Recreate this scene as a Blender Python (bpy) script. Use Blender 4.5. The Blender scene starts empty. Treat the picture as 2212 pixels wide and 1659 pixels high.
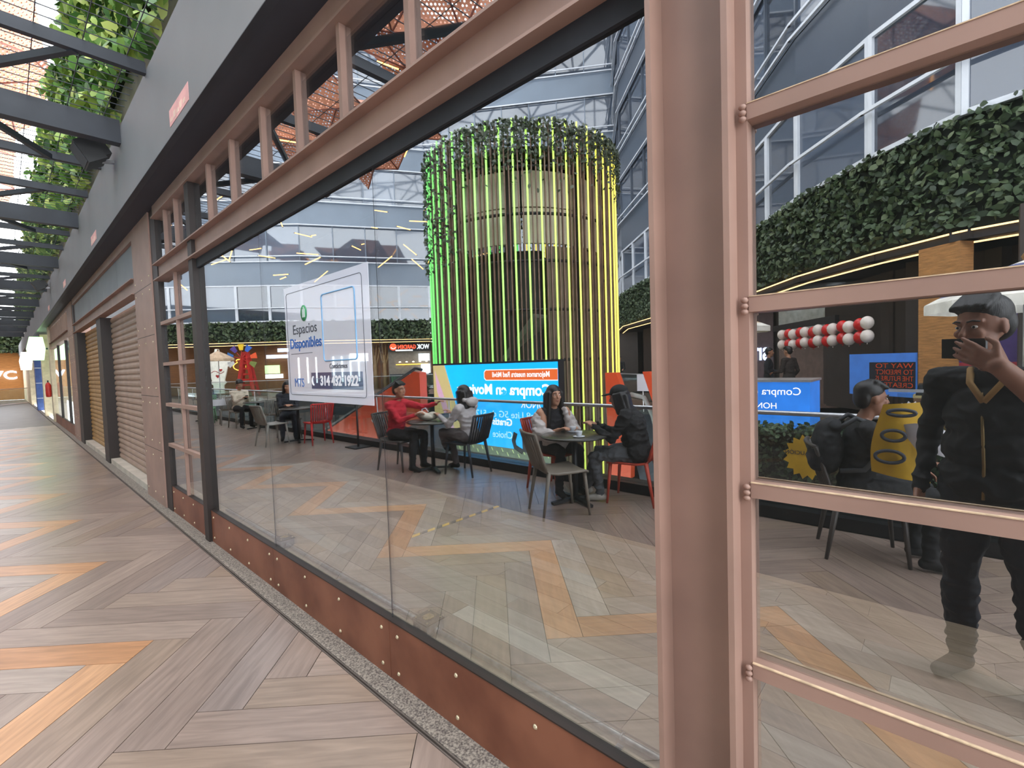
import bpy, math, random
import numpy as np
from mathutils import Vector, Matrix, Quaternion
random.seed(7); np.random.seed(7)
sc = bpy.context.scene
COL = sc.collection
# ---------------------------------------------------------------- camera
cam = bpy.data.cameras.new('camera'); cam_o = bpy.data.objects.new('camera', cam); COL.objects.link(cam_o)
cam.sensor_width = 36.0; cam.lens = 36.0 * 1013.79 / 2212.0; cam.clip_start = 0.02; cam.clip_end = 300
RX = (0.6765587, -0.0546897, 0.73435507); RY = (-0.73563246, -0.00501112, 0.67736236); RZ = (-0.0333648, -0.99849082, -0.04362184)
right = Vector((RX[0], RY[0], RZ[0])); up = -Vector((RX[1], RY[1], RZ[1])); back = -Vector((RX[2], RY[2], RZ[2]))
mw = Matrix(((right.x, up.x, back.x, -1.24), (right.y, up.y, back.y, 0.0), (right.z, up.z, back.z, 1.55), (0, 0, 0, 1)))
cam_o.matrix_world = mw
sc.camera = cam_o
# ---------------------------------------------------------------- light: bright overcast sky over the open atrium
w = bpy.data.worlds.new('overcast_sky'); sc.world = w; w.use_nodes = True
bg = w.node_tree.nodes['Background']; bg.inputs[0].default_value = (0.91, 0.955, 1.0, 1); bg.inputs[1].default_value = 4.0
sc.view_settings.view_transform = 'Standard'; sc.view_settings.look = 'None'
sc.view_settings.gamma = 1.0; sc.view_settings.use_curve_mapping = False; sc.view_settings.exposure = 0.68
# ---------------------------------------------------------------- helpers
ORG = {}
def link(o, parent=None):
    COL.objects.link(o)
    if parent is not None: o.parent = parent
    return o
def tag(o, label=None, cat=None, group=None, kind=None):
    if label: o['label'] = label
    if cat: o['category'] = cat
    if group: o['group'] = group
    if kind: o['kind'] = kind
    return o
def thing(name, label, cat, loc=(0, 0, 0), group=None, kind=None, rz=0.0):
    o = bpy.data.objects.new(name, None); o.empty_display_size = 0.1
    link(o); o.location = loc; o.rotation_euler = (0, 0, rz); ORG[o] = Vector(loc)
    return tag(o, label, cat, group, kind)
class MB:
    def __init__(s): s.v = []; s.f = []; s.m = []; s.sm = []
    def add(s, vs, fs, mi=0, smooth=False):
        b = len(s.v); s.v.extend([tuple(v) for v in vs])
        for f in fs: s.f.append(tuple(i + b for i in f)); s.m.append(mi); s.sm.append(smooth)
        return s
    def box(s, x0, x1, y0, y1, z0, z1, mi=0):
        vs = [(x0,y0,z0),(x1,y0,z0),(x1,y1,z0),(x0,y1,z0),(x0,y0,z1),(x1,y0,z1),(x1,y1,z1),(x0,y1,z1)]
        return s.add(vs, [(0,3,2,1),(4,5,6,7),(0,1,5,4),(1,2,6,5),(2,3,7,6),(3,0,4,7)], mi)
    def obox(s, c, ax, ay, az, mi=0):       # centre and three half-axis vectors
        c, ax, ay, az = Vector(c), Vector(ax), Vector(ay), Vector(az)
        vs = [c-ax-ay-az, c+ax-ay-az, c+ax+ay-az, c-ax+ay-az, c-ax-ay+az, c+ax-ay+az, c+ax+ay+az, c-ax+ay+az]
        return s.add(vs, [(0,3,2,1),(4,5,6,7),(0,1,5,4),(1,2,6,5),(2,3,7,6),(3,0,4,7)], mi)
    def beam(s, p, q, w, h, mi=0, upv=(0, 0, 1)):   # rectangular bar from p to q
        p, q = Vector(p), Vector(q); d = q - p; L = d.length; d.normalize()
        u = Vector(upv); sd = d.cross(u)
        if sd.length < 1e-4: sd = d.cross(Vector((1, 0, 0)))
        sd.normalize(); u = sd.cross(d)
        return s.obox((p + q) / 2, d * (L / 2), sd * (w / 2), u * (h / 2), mi)
    def tube(s, p, q, r, r2=None, n=8, mi=0, cap=True):
        return s.path([p, q], [r, r if r2 is None else r2], n, mi, cap)
    def path(s, pts, r, n=8, mi=0, cap=True, closed=False):
        pts = [Vector(p) for p in pts]
        rs = r if isinstance(r, (list, tuple)) else [r] * len(pts)
        vs = []; fs = []; N = len(pts); prev = None
        for i, p in enumerate(pts):
            a = pts[i - 1] if (i > 0 or closed) else p; b = pts[(i + 1) % N] if (i < N - 1 or closed) else p
            d = (b - a); d = d.normalized() if d.length > 1e-9 else Vector((0, 0, 1))
            if prev is None:
                u = d.orthogonal().normalized()
            else:
                u = prev - d * prev.dot(d); u = u.normalized() if u.length > 1e-6 else d.orthogonal().normalized()
            prev = u; v = d.cross(u)
            for k in range(n):
                a_ = 2 * math.pi * k / n
                vs.append(p + (u * math.cos(a_) + v * math.sin(a_)) * rs[i])
        for i in range(N if closed else N - 1):
            j = (i + 1) % N
            for k in range(n):
                fs.append((i*n+k, i*n+(k+1) % n, j*n+(k+1) % n, j*n+k))
        if cap and not closed:
            fs.append(tuple(range(n - 1, -1, -1))); fs.append(tuple((N-1)*n + k for k in range(n)))
        return s.add(vs, fs, mi, True)
    def lathe(s, prof, c=(0, 0, 0), n=16, mi=0, smooth=True):
        c = Vector(c); vs = []; fs = []; P = len(prof)
        for (r, z) in prof:
            for k in range(n):
                a = 2 * math.pi * k / n; vs.append((c.x + r*math.cos(a), c.y + r*math.sin(a), c.z + z))
        for i in range(P - 1):
            for k in range(n): fs.append((i*n+k, i*n+(k+1) % n, (i+1)*n+(k+1) % n, (i+1)*n+k))
        if prof[0][0] > 1e-6: fs.append(tuple(range(n - 1, -1, -1)))
        if prof[-1][0] > 1e-6: fs.append(tuple((P-1)*n + k for k in range(n)))
        return s.add(vs, fs, mi, smooth)
    def ell(s, c, r, rot=None, nu=14, nv=9, mi=0):
        c = Vector(c); vs = []; fs = []
        for i in range(nv + 1):
            t = math.pi * i / nv
            for k in range(nu):
                a = 2 * math.pi * k / nu
                p = Vector((r[0]*math.sin(t)*math.cos(a), r[1]*math.sin(t)*math.sin(a), r[2]*math.cos(t)))
                vs.append(c + (rot @ p if rot else p))
        for i in range(nv):
            for k in range(nu): fs.append((i*nu+k, (i+1)*nu+k, (i+1)*nu+(k+1) % nu, i*nu+(k+1) % nu))
        return s.add(vs, fs, mi, True)
    def prism(s, pts, off, mi=0):
        pts = [Vector(p) for p in pts]; off = Vector(off); n = len(pts)
        vs = pts + [p + off for p in pts]
        fs = [tuple(range(n - 1, -1, -1)), tuple(range(n, 2*n))] + [(i, (i+1) % n, n+(i+1) % n, n+i) for i in range(n)]
        return s.add(vs, fs, mi)
    def mesh(s, name, mats, off=Vector((0, 0, 0))):
        me = bpy.data.meshes.new(name)
        me.from_pydata([tuple(Vector(v) - off) for v in s.v], [], s.f)
        for m in (mats if isinstance(mats, (list, tuple)) else [mats]): me.materials.append(m)
        me.polygons.foreach_set('material_index', s.m); me.polygons.foreach_set('use_smooth', s.sm)
        me.update(); return me
    def build(s, name, mats, parent=None, label=None, cat=None, group=None, kind=None, origin=None):
        off = ORG[parent] if parent is not None else (Vector(origin) if origin else Vector((0, 0, 0)))
        o = bpy.data.objects.new(name, s.mesh(name, mats, off))
        link(o, parent)
        if parent is None: o.location = off
        ORG[o] = off
        return tag(o, label, cat, group, kind)
def bx(name, mats, b, parent=None, **k): return MB().box(*b).build(name, mats, parent, **k)
def inst(name, me, parent, loc=(0, 0, 0), rot=None):
    o = bpy.data.objects.new(name, me); link(o, parent); o.location = Vector(loc) - (ORG[parent] if parent else Vector())
    if rot is not None: o.rotation_euler = rot
    return o
def copy_tree(o, parent=None):
    c = o.copy(); COL.objects.link(c); c.parent = parent
    for ch in o.children: copy_tree(ch, c)
    return c
# ---------------------------------------------------------------- materials (all procedural)
def nt(name):
    m = bpy.data.materials.new(name); m.use_nodes = True; t = m.node_tree
    return m, t, t.nodes['Principled BSDF'], t.nodes['Material Output']
def srgb(r, g, b):
    f = lambda c: (c/255.0/12.92) if c/255.0 <= 0.04045 else ((c/255.0+0.055)/1.055)**2.4
    return (f(r), f(g), f(b))
def M(name, col, rough=0.5, metal=0.0, var=0.15, scale=5.0, bump=0.0, emit=None, estr=0.0, stretch=(1, 1, 1), col2=None, detail=4.0, coord='Object', spec=0.5):
    m, t, b, out = nt(name); N, L = t.nodes, t.links
    tc = N.new('ShaderNodeTexCoord'); mp = N.new('ShaderNodeMapping'); mp.inputs['Scale'].default_value = stretch
    L.new(tc.outputs[coord], mp.inputs[0])
    nz = N.new('ShaderNodeTexNoise'); nz.inputs['Scale'].default_value = scale; nz.inputs['Detail'].default_value = detail
    L.new(mp.outputs[0], nz.inputs['Vector'])
    rp = N.new('ShaderNodeValToRGB'); e = rp.color_ramp.elements
    c2 = col2 if col2 else tuple(min(1, c*(1+var)) for c in col); c1 = col if col2 else tuple(c*(1-var) for c in col)
    e[0].position = 0.35; e[1].position = 0.65; e[0].color = (*c1, 1); e[1].color = (*c2, 1)
    L.new(nz.outputs[0], rp.inputs[0]); L.new(rp.outputs[0], b.inputs['Base Color'])
    b.inputs['Roughness'].default_value = rough; b.inputs['Metallic'].default_value = metal
    b.inputs['Specular IOR Level'].default_value = spec
    if bump:
        bp = N.new('ShaderNodeBump'); bp.inputs['Strength'].default_value = bump; bp.inputs['Distance'].default_value = 0.02
        L.new(nz.outputs[0], bp.inputs['Height']); L.new(bp.outputs[0], b.inputs['Normal'])
    if emit: b.inputs['Emission Color'].default_value = (*emit, 1); b.inputs['Emission Strength'].default_value = estr
    return m
def E(name, col, s):
    m, t, b, out = nt(name); b.inputs['Base Color'].default_value = (*[c*0.5 for c in col], 1)
    b.inputs['Emission Color'].default_value = (*col, 1); b.inputs['Emission Strength'].default_value = s
    return m
def OC(name, rough=0.45, gs=(1.2, 14, 14), var=0.35, emit=0.0, nscale=3.0, spec=0.5, bump=0.0):   # colour comes from the object, wood-like grain on top
    m, t, b, out = nt(name); N, L = t.nodes, t.links
    oi = N.new('ShaderNodeObjectInfo'); tc = N.new('ShaderNodeTexCoord'); mp = N.new('ShaderNodeMapping'); mp.inputs['Scale'].default_value = gs
    L.new(tc.outputs['Object'], mp.inputs[0])
    ad = N.new('ShaderNodeVectorMath'); ad.operation = 'ADD'; cx = N.new('ShaderNodeCombineXYZ')
    ml = N.new('ShaderNodeMath'); ml.operation = 'MULTIPLY'; ml.inputs[1].default_value = 37.0
    L.new(oi.outputs['Random'], ml.inputs[0])
    for i in range(3): L.new(ml.outputs[0], cx.inputs[i])
    L.new(mp.outputs[0], ad.inputs[0]); L.new(cx.outputs[0], ad.inputs[1])
    nz = N.new('ShaderNodeTexNoise'); nz.inputs['Scale'].default_value = nscale; nz.inputs['Detail'].default_value = 5
    nz.inputs['Distortion'].default_value = 0.6
    L.new(ad.outputs[0], nz.inputs['Vector'])
    mr = N.new('ShaderNodeMapRange'); mr.inputs[1].default_value = 0.3; mr.inputs[2].default_value = 0.7
    mr.inputs[3].default_value = 1 - var; mr.inputs[4].default_value = 1 + var
    L.new(nz.outputs[0], mr.inputs[0])
    mx = N.new('ShaderNodeVectorMath'); mx.operation = 'SCALE'
    L.new(oi.outputs['Color'], mx.inputs[0]); L.new(mr.outputs[0], mx.inputs['Scale'])
    L.new(mx.outputs[0], b.inputs['Base Color']); b.inputs['Roughness'].default_value = rough
    b.inputs['Specular IOR Level'].default_value = spec
    if bump:
        bp = N.new('ShaderNodeBump'); bp.inputs['Strength'].default_value = bump; bp.inputs['Distance'].default_value = 0.005
        L.new(nz.outputs[0], bp.inputs['Height']); L.new(bp.outputs[0], b.inputs['Normal'])
    if emit: L.new(oi.outputs['Color'], b.inputs['Emission Color']); b.inputs['Emission Strength'].default_value = emit
    return m
def GLASS(name, refl, tint=(0.93, 0.96, 0.95), rcol=(0.97, 0.98, 1.0), rough=0.0, bump=0.0):
    m = bpy.data.materials.new(name); m.use_nodes = True; t = m.node_tree; N, L = t.nodes, t.links
    N.remove(N['Principled BSDF']); out = N['Material Output']
    tr = N.new('ShaderNodeBsdfTransparent'); tr.inputs[0].default_value = (*tint, 1)
    gl = N.new('ShaderNodeBsdfGlossy'); gl.inputs[0].default_value = (*rcol, 1); gl.inputs['Roughness'].default_value = rough
    lw = N.new('ShaderNodeLayerWeight'); lw.inputs[0].default_value = 0.25
    mr = N.new('ShaderNodeMapRange'); mr.inputs[3].default_value = refl; mr.inputs[4].default_value = min(1, refl + 0.35)
    L.new(lw.outputs['Fresnel'], mr.inputs[0])
    mix = N.new('ShaderNodeMixShader'); L.new(mr.outputs[0], mix.inputs[0]); L.new(tr.outputs[0], mix.inputs[1]); L.new(gl.outputs[0], mix.inputs[2])
    L.new(mix.outputs[0], out.inputs[0])
    if bump:
        tc = N.new('ShaderNodeTexCoord'); nz = N.new('ShaderNodeTexNoise'); nz.inputs['Scale'].default_value = 0.9; nz.inputs['Detail'].default_value = 0
        L.new(tc.outputs['Object'], nz.inputs['Vector'])
        bp = N.new('ShaderNodeBump'); bp.inputs['Strength'].default_value = bump; bp.inputs['Distance'].default_value = 0.01
        L.new(nz.outputs[0], bp.inputs['Height']); L.new(bp.outputs[0], gl.inputs['Normal'])
    return m
def LEAF(name, cols, rough=0.55):
    m, t, b, out = nt(name); N, L = t.nodes, t.links
    g = N.new('ShaderNodeNewGeometry'); rp = N.new('ShaderNodeValToRGB'); rp.color_ramp.interpolation = 'LINEAR'
    e = rp.color_ramp.elements
    while len(e) < len(cols): e.new(0.5)
    for i, c in enumerate(cols): e[i].position = i / (len(cols) - 1); e[i].color = (*c, 1)
    L.new(g.outputs['Random Per Island'], rp.inputs[0]); L.new(rp.outputs[0], b.inputs['Base Color'])
    b.inputs['Roughness'].default_value = rough
    b.inputs['Transmission Weight'].default_value = 0.0
    return m
def PERF(name, col, hole=0.35, scale=9.0):
    m, t, b, out = nt(name); N, L = t.nodes, t.links
    tc = N.new('ShaderNodeTexCoord'); vo = N.new('ShaderNodeTexVoronoi'); vo.inputs['Scale'].default_value = scale; vo.inputs['Randomness'].default_value = 0.0
    L.new(tc.outputs['Object'], vo.inputs['Vector'])
    lt = N.new('ShaderNodeMath'); lt.operation = 'GREATER_THAN'; lt.inputs[1].default_value = hole
    L.new(vo.outputs['Distance'], lt.inputs[0]); L.new(lt.outputs[0], b.inputs['Alpha'])
    b.inputs['Base Color'].default_value = (*col, 1); b.inputs['Roughness'].default_value = 0.6
    return m
mt = {}
mt['steel'] = M('brown_painted_steel', srgb(150,120,107), 0.5, 0, 0.10, 3.0, 0.05, stretch=(1, 1, 1))
mt['steel_dk'] = M('dark_brown_painted_steel', srgb(36,25,21), 0.5, 0, 0.15, 3.0)
mt['rust'] = M('rust_red_plate', srgb(104,58,40), 0.5, 0, 0.2, 3.0, 0.05, col2=srgb(132,82,60))
mt['rivet'] = M('zinc_rivet', srgb(200,185,155), 0.35, 0.6, 0.2, 30)
mt['grey_metal'] = M('grey_painted_metal', srgb(120,124,128), 0.5, 0, 0.10, 1.5)
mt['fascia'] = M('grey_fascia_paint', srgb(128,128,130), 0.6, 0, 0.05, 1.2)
mt['soffit'] = M('shade_toned_soffit', srgb(52,54,62), 0.6, 0, 0.08, 2)  # dark navy tone paints in the shadow on the fascia's underside
mt['black'] = M('black_paint', srgb(26,26,28), 0.45, 0, 0.2, 6)
mt['charcoal'] = M('charcoal_steel', srgb(48,52,60), 0.5, 0, 0.15, 3)
mt['glass'] = GLASS('mirror_like_shop_glass', 0.36, bump=0.012)
mt['glass_clear'] = GLASS('clear_glass', 0.02)
mt['glass_rail'] = GLASS('balustrade_glass', 0.05, tint=(0.88, 0.94, 0.92))
mt['chrome'] = M('brushed_steel', srgb(190,190,192), 0.3, 0.8, 0.05, 20)
mt['galv'] = M('galvanised_steel', srgb(150,152,155), 0.4, 0.6, 0.25, 30)
mt['terrazzo'] = M('dark_terrazzo', srgb(78,70,66), 0.7, 0, 0.2, 110, 0.1, col2=srgb(150,140,128), detail=2)
mt['seal'] = M('dark_rubber_seal', srgb(40,42,48), 0.7)
mt['concrete'] = M('beige_concrete', srgb(178,168,155), 0.8, 0, 0.12, 3, 0.1)
mt['floorbase'] = M('floor_screed', srgb(96,86,80), 0.45, 0, 0.15, 2)
mt['plank'] = OC('corridor_wood_plank', 0.30, (1.2, 12, 12), 0.22, spec=0.6)
mt['shopplank'] = OC('dusty_wood_plank', 0.6, (1.0, 10, 10), 0.16)
mt['dust'] = M('dusty_beige_screed', srgb(178,164,146), 0.8, 0, 0.08, 8)
mt['darkwall'] = M('dark_partition', srgb(20,21,23), 0.8, 0, 0.2, 3)
# ================================================================ FLOOR
floor = bx('floor', mt['floorbase'], (-3.95, 0.0, -6, 54, -0.35, -0.012), kind='structure', label='corridor floor of herringbone wood-look planks', cat='floor')
NH = 6; WP = 1.25 / NH; S2 = math.sqrt(0.5); X0, Y0 = -1.90, 4.286
XA, XB = -3.60, -0.128
def uv2xy(u, v): return (X0 + S2*(u+v), Y0 + S2*(u-v))
def clip(poly, a, b, c):           # keep a*x+b*y<=c
    out = []
    for i in range(len(poly)):
        p, q = poly[i], poly[(i+1) % len(poly)]; dp, dq = a*p[0]+b*p[1]-c, a*q[0]+b*q[1]-c
        if dp <= 0: out.append(p)
        if dp*dq < 0: t = dp/(dp-dq); out.append((p[0]+t*(q[0]-p[0]), p[1]+t*(q[1]-p[1])))
    return out
greys = [srgb(136,118,108), srgb(142,124,112), srgb(130,113,104), srgb(145,127,116), srgb(138,119,105), srgb(132,117,110)]
oranges = [srgb(176,131,96), srgb(167,122,88), srgb(182,139,104)]
pales = [srgb(158,146,136), srgb(142,127,117), srgb(132,115,104), srgb(150,136,126)]
planks = []
def cell_range():
    for sum_ in range(-18, 20):
        for dif in range(-60, 120):
            if (sum_ + dif) % 2: continue
            yield (sum_+dif)//2, (sum_-dif)//2
seen = set()
g_ = 0.004
for a, b in cell_range():
    m_ = (a - b) % (2*NH)
    if m_ < NH: key = ('H', a-m_, b)
    else: key = ('V', a, b-(2*NH-1-m_))
    if key in seen: continue
    seen.add(key)
    k, a0, b0 = key
    L_, W_ = (NH, 1) if k == 'H' else (1, NH)
    u0, u1, v0, v1 = a0*WP+g_/2, (a0+L_)*WP-g_/2, b0*WP+g_/2, (b0+W_)*WP-g_/2
    poly = [uv2xy(u0, v0), uv2xy(u0, v1), uv2xy(u1, v1), uv2xy(u1, v0)]
    n0 = len(poly); full = all(XA <= p[0] <= XB for p in poly)
    if not full:
        poly = clip(poly, 1, 0, XB); poly = clip(poly, -1, 0, -XA) if poly else poly
    if len(poly) < 3: continue
    ctr = uv2xy((u0+u1)/2, (v0+v1)/2)
    if ctr[1] < -3.4 or ctr[1] > 54: continue
    rid = (a0 + b0)//2 if k == 'H' else (a0 - NH + b0 + NH - 1)//2
    planks.append((ctr, k, rid, full, poly))
def plank_mesh(L, W):
    b = MB(); b.box(-L/2, L/2, -W/2, W/2, -0.012, 0.0); return b.mesh('plank', mt['plank'])
full_me = plank_mesh(NH*WP-g_, WP-g_)
planks.sort(key=lambda t: math.hypot(t[0][0]+1.2, max(0, t[0][1]))*1.0 + (4 if t[0][1] < -0.5 else 0))
rest = MB()
for i, (ctr, k, rid, full, poly) in enumerate(planks):
    col = random.choice(oranges) if rid == 0 else random.choice(pales) if rid == -1 else random.choice(greys)
    ang = math.pi/4 if k == 'H' else -math.pi/4
    if i < 295:
        if full:
            o = bpy.data.objects.new('plank', full_me); link(o, floor); o.location = (ctr[0], ctr[1], 0); o.rotation_euler = (0, 0, ang)
        else:
            ca, sa = math.cos(-ang), math.sin(-ang); pl = [((x-ctr[0])*ca-(y-ctr[1])*sa, (x-ctr[0])*sa+(y-ctr[1])*ca) for x, y in poly]
            if sum(pl[j][0]*pl[(j+1) % len(pl)][1]-pl[(j+1) % len(pl)][0]*pl[j][1] for j in range(len(pl))) < 0: pl.reverse()
            b = MB(); b.prism([(x, y, -0.012) for x, y in pl], (0, 0, 0.012))
            o = bpy.data.objects.new('plank', b.mesh('plank', mt['plank'])); link(o, floor); o.location = (ctr[0], ctr[1], 0); o.rotation_euler = (0, 0, ang)
        o.color = (*col, 1)
    else:
        pl = list(poly)
        if sum(pl[j][0]*pl[(j+1) % len(pl)][1]-pl[(j+1) % len(pl)][0]*pl[j][1] for j in range(len(pl))) < 0: pl.reverse()
        rest.prism([(x, y, -0.012) for x, y in pl], (0, 0, 0.012), 1 if rid == 0 else random.choice((0, 2, 3)))
o = rest.build('far_planks', [M('far_plank_brown', greys[0], 0.34, 0, 0.2, 4), M('far_plank_orange', oranges[1], 0.34, 0, 0.2, 4), M('far_plank_grey', greys[2], 0.34, 0, 0.2, 4), M('far_plank_pale', greys[3], 0.34, 0, 0.2, 4)], floor, kind='stuff')
# terrazzo strip and double metal line along the shop front
ks = thing('terrazzo_kerb_strip', 'speckled dark terrazzo strip running along the foot of the shop front', 'kerb strip', (0, 0, 0), kind='structure')
bx('strip', mt['terrazzo'], (-0.105, -0.002, -4, 54, -0.012, 0.006), ks)
for x in (-0.127, -0.113): bx('metal_line', M('kerb_line', srgb(92,82,76), 0.6), (x, x+0.006, -4, 54, -0.012, 0.003), ks)
SHOPW = 31.0
# ================================================================ SHOP INTERIOR (seen through the reflections)
sf = bx('floor_shop', mt['dust'], (0.03, 1.76, -3.4, 6.6, 0.0, 0.262), kind='structure', label='raised dusty plank floor inside the empty shop', cat='floor')
shopcols = [srgb(152,136,122), srgb(143,127,112), srgb(160,144,130), srgb(136,121,108), srgb(150,130,110), srgb(156,145,134)]
pw = 0.1155; x = 0.145; r = 0
while x < 1.70:
    y = -3.3 + random.uniform(0, 1.0) if r != 0 else -3.3
    cuts = [-3.3]
    yy = 0.82 if r in (0, 1) else 1.34 if r == 0 else random.uniform(-0.2, 0.9)
    ys = [yy]
    t_ = yy
    while t_ < 6.5: t_ += random.choice((0.52, 1.04, 1.2)) if r < 2 else random.uniform(0.9, 1.4); ys.append(min(t_, 6.55))
    t_ = yy
    while t_ > -2.2: t_ -= random.uniform(0.9, 1.4); ys.insert(0, t_)
    for y0, y1 in zip(ys[:-1], ys[1:]):
        if y1 - y0 < 0.05: continue
        b = MB(); b.box(-(y1-y0)/2+0.001, (y1-y0)/2-0.001, -min(pw, 1.71-x)/2+0.0012, min(pw, 1.71-x)/2-0.0012, -0.008, 0.0)
        o = bpy.data.objects.new('plank', b.mesh('plank', mt['shopplank'])); link(o, sf)
        o.location = (x + min(pw, 1.71-x)/2, (y0+y1)/2, 0.271 + random.uniform(-0.0008, 0.0008)); o.rotation_euler = (0, 0, math.pi/2)
        o.color = (*random.choice(shopcols), 1)
        if r == 1 and abs(y0-0.82) < 0.01: o.color = (*srgb(176,169,160), 1)
    x += pw; r += 1
bx('wall_back', mt['darkwall'], (1.72, 1.86, -3.4, 6.6, 0.0, 3.4), kind='structure', label='dark partition wall closing off the empty shop', cat='wall')
bx('wall_side', mt['darkwall'], (0.06, 1.72, 6.6, 6.72, 0.0, 3.4), kind='structure', label='dark side wall of the empty shop at its far end', cat='wall')
bx('wall_end', mt['darkwall'], (0.06, 1.72, -3.5, -3.4, 0.0, 3.4), kind='structure', label='dark side wall of the empty shop behind the viewer', cat='wall')
for k in range(11):  # ceiling spots added out of view to brighten the shop's plank floor
    y = -2.7 + 0.9*k; dl = thing('fill_lamp', '%s added fill lamp from the near end of the empty shop' % 'first second third fourth fifth sixth seventh eighth ninth tenth eleventh'.split()[k], 'lamp', (0.62, y, 3.3), group='added fill lamps in the empty shop')
    MB().lathe([(0.055, 0.0), (0.055, -0.03), (0.065, -0.03), (0.065, 0.0)], (0.62, y, 3.3), 14).build('fill_lamp_can', mt['black'], dl)
    li = bpy.data.lights.new('fill_lamp_beam', 'SPOT'); li.energy = SHOPW; li.color = (1.0, 0.96, 0.91); li.spot_size = 1.7; li.spot_blend = 0.6; li.shadow_soft_size = 0.05
    lo = bpy.data.objects.new('fill_lamp_beam', li); link(lo, dl); lo.location = (0, 0, -0.035)
bx('ceiling', mt['darkwall'], (0.06, 1.86, -3.5, 6.72, 3.3, 3.4), kind='structure', label='dark ceiling of the empty shop', cat='ceiling')
# hazard tape
tp = thing('hazard_tape', 'yellow and black striped hazard tape stuck across the shop floor', 'tape', (0.77, 2.945, 0.2725))
n = 13; ln = 0.94/n
for i in range(n):
    x0 = 0.77 + i*ln; b = MB(); sk = 0.03
    b.prism([(x0, 2.925, 0.2725), (x0+ln, 2.925, 0.2725), (x0+ln+sk, 2.965, 0.2725), (x0+sk, 2.965, 0.2725)], (0, 0, 0.0012))
    b.build('yellow_stripe' if i % 2 == 0 else 'black_stripe', M('tape_yellow', srgb(240,190,40), 0.5) if i % 2 == 0 else mt['charcoal'], tp)
# conduit with junction boxes
cd = thing('conduit_pipe', 'galvanised steel conduit lying on the shop floor behind the glass', 'pipe', (0.1, 0.6, 0.262))
cx = 0.105
MB().path([(cx, 0.2, 0.283), (cx, 1.795, 0.283)], 0.0105, 10).build('pipe_length', mt['galv'], cd)
MB().path([(cx, 1.905, 0.283), (cx, 3.52, 0.283)], 0.0105, 10).build('pipe_length', mt['galv'], cd)
MB().path([(cx, 3.64, 0.283), (cx, 4.9, 0.283)], 0.0105, 10).build('pipe_length', mt['galv'], cd)
for y in (0.79, 2.72, 4.45):
    b = MB(); b.path([(cx+0.013*math.cos(a), y, 0.283+0.013*math.sin(a)) for a in [math.pi*k/6 for k in range(7)]], 0.003, 6)
    b.box(cx-0.05, cx-0.012, y-0.011, y+0.011, 0.262, 0.266); b.box(cx-0.036, cx-0.028, y-0.004, y+0.004, 0.266, 0.269)
    b.build('strap', mt['chrome'], cd)
def jbox(y, label):
    j = thing('junction_box', label, 'junction box', (cx, y, 0.262), group='junction boxes on the conduit')
    MB().box(cx-0.05, cx+0.05, y-0.055, y+0.055, 0.262, 0.318).build('body', mt['galv'], j)
    b = MB(); b.box(cx-0.054, cx+0.054, y-0.059, y+0.059, 0.318, 0.324); ld = b.build('lid', M('rusty_lid', srgb(86,78,70), 0.6, 0.3, 0.4, 25), j)
    b = MB(); b.lathe([(0.024, 0), (0.03, 0.004), (0.02, 0.008), (0.012, 0.004)], (cx, y, 0.324), 14); b.build('lid_fitting', M('brass_bits', srgb(170,150,110), 0.4, 0.6, 0.4, 60), ld)
    for dy in (-0.063, 0.063):
        b = MB(); b.tube((cx, y+dy-0.012, 0.283), (cx, y+dy+0.012, 0.283), 0.015, n=10); b.build('coupling', mt['galv'], j)
    for dx in (-0.04, 0.04):
        for dy in (-0.045, 0.045): MB().tube((cx+dx, y+dy, 0.324), (cx+dx, y+dy, 0.329), 0.006, n=6).build('screw', mt['rivet'], ld)
    b = MB(); b.lathe([(0.013, 0), (0.013, 0.003)], (0, 0, 0), 12)
    b.v = [(cx-0.05-z_, y+0.02+x_, 0.288+y_) for x_, y_, z_ in b.v]; b.build('knockout', mt['galv'], j)
jbox(1.85, 'grey steel junction box with rusty lid, the nearer one on the conduit')
jbox(3.58, 'grey steel junction box on the conduit below the glass joint, farther one')
# ================================================================ STOREFRONT
def pane(parent, y0, y1, z0, z1, x=0.012, th=0.008):
    b = MB(); b.box(x, x+th, y0, y1, z0, z1)
    b.m = [1, 1, 1, 1, 1, 0]          # only the corridor face mirrors
    return b.build('glass_pane', [mt['glass'], mt['glass_clear']], parent)
def rivet_mesh():
    b = MB(); b.lathe([(0.0, 0.008), (0.006, 0.0068), (0.0095, 0.003), (0.0105, 0.0)], (0, 0, 0), 10)
    b.v = [(-z, y, x) for x, y, z in b.v]; return b.mesh('rivet', mt['rivet'])
RIV = rivet_mesh()
def plate(parent, y0, y1, riv=True, far=False):
    p = MB(); p.box(-0.008, 0.03, y0+0.0015, y1-0.0015, 0.0, 0.30); p = p.build('base_plate', mt['rust'], parent)
    MB().box(-0.012, 0.03, y0, y1, 0.3002, 0.306).build('cap_strip', mt['steel_dk'], p)
    if riv:
        n = max(1, round((y1-y0-0.15)/0.46)); 
        for i in range(n+1):
            yy = y0 + 0.07 + (y1-y0-0.14)*i/n
            for z in (0.055, 0.24): inst('rivet', RIV, p, (-0.008, yy, z))
    return p
def ibeam_y(b, y0, y1, z0, z1, d=0.06, ft=0.012, wt=0.008):     # I-section lying along y, web parallel to the glass
    b.box(-d, d, y0, y1, z0, z0+ft); b.box(-d, d, y0, y1, z1-ft, z1); b.box(-wt/2, wt/2, y0, y1, z0+ft, z1-ft)
def window_bay(name, label, y0, y1, seams, posts, tposts, narrow=None):
    wnd = thing(name, label, 'window', (0, y0, 0), kind='structure')
    return wnd
RAILS = [0.77, 1.222, 1.672, 2.122]
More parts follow.
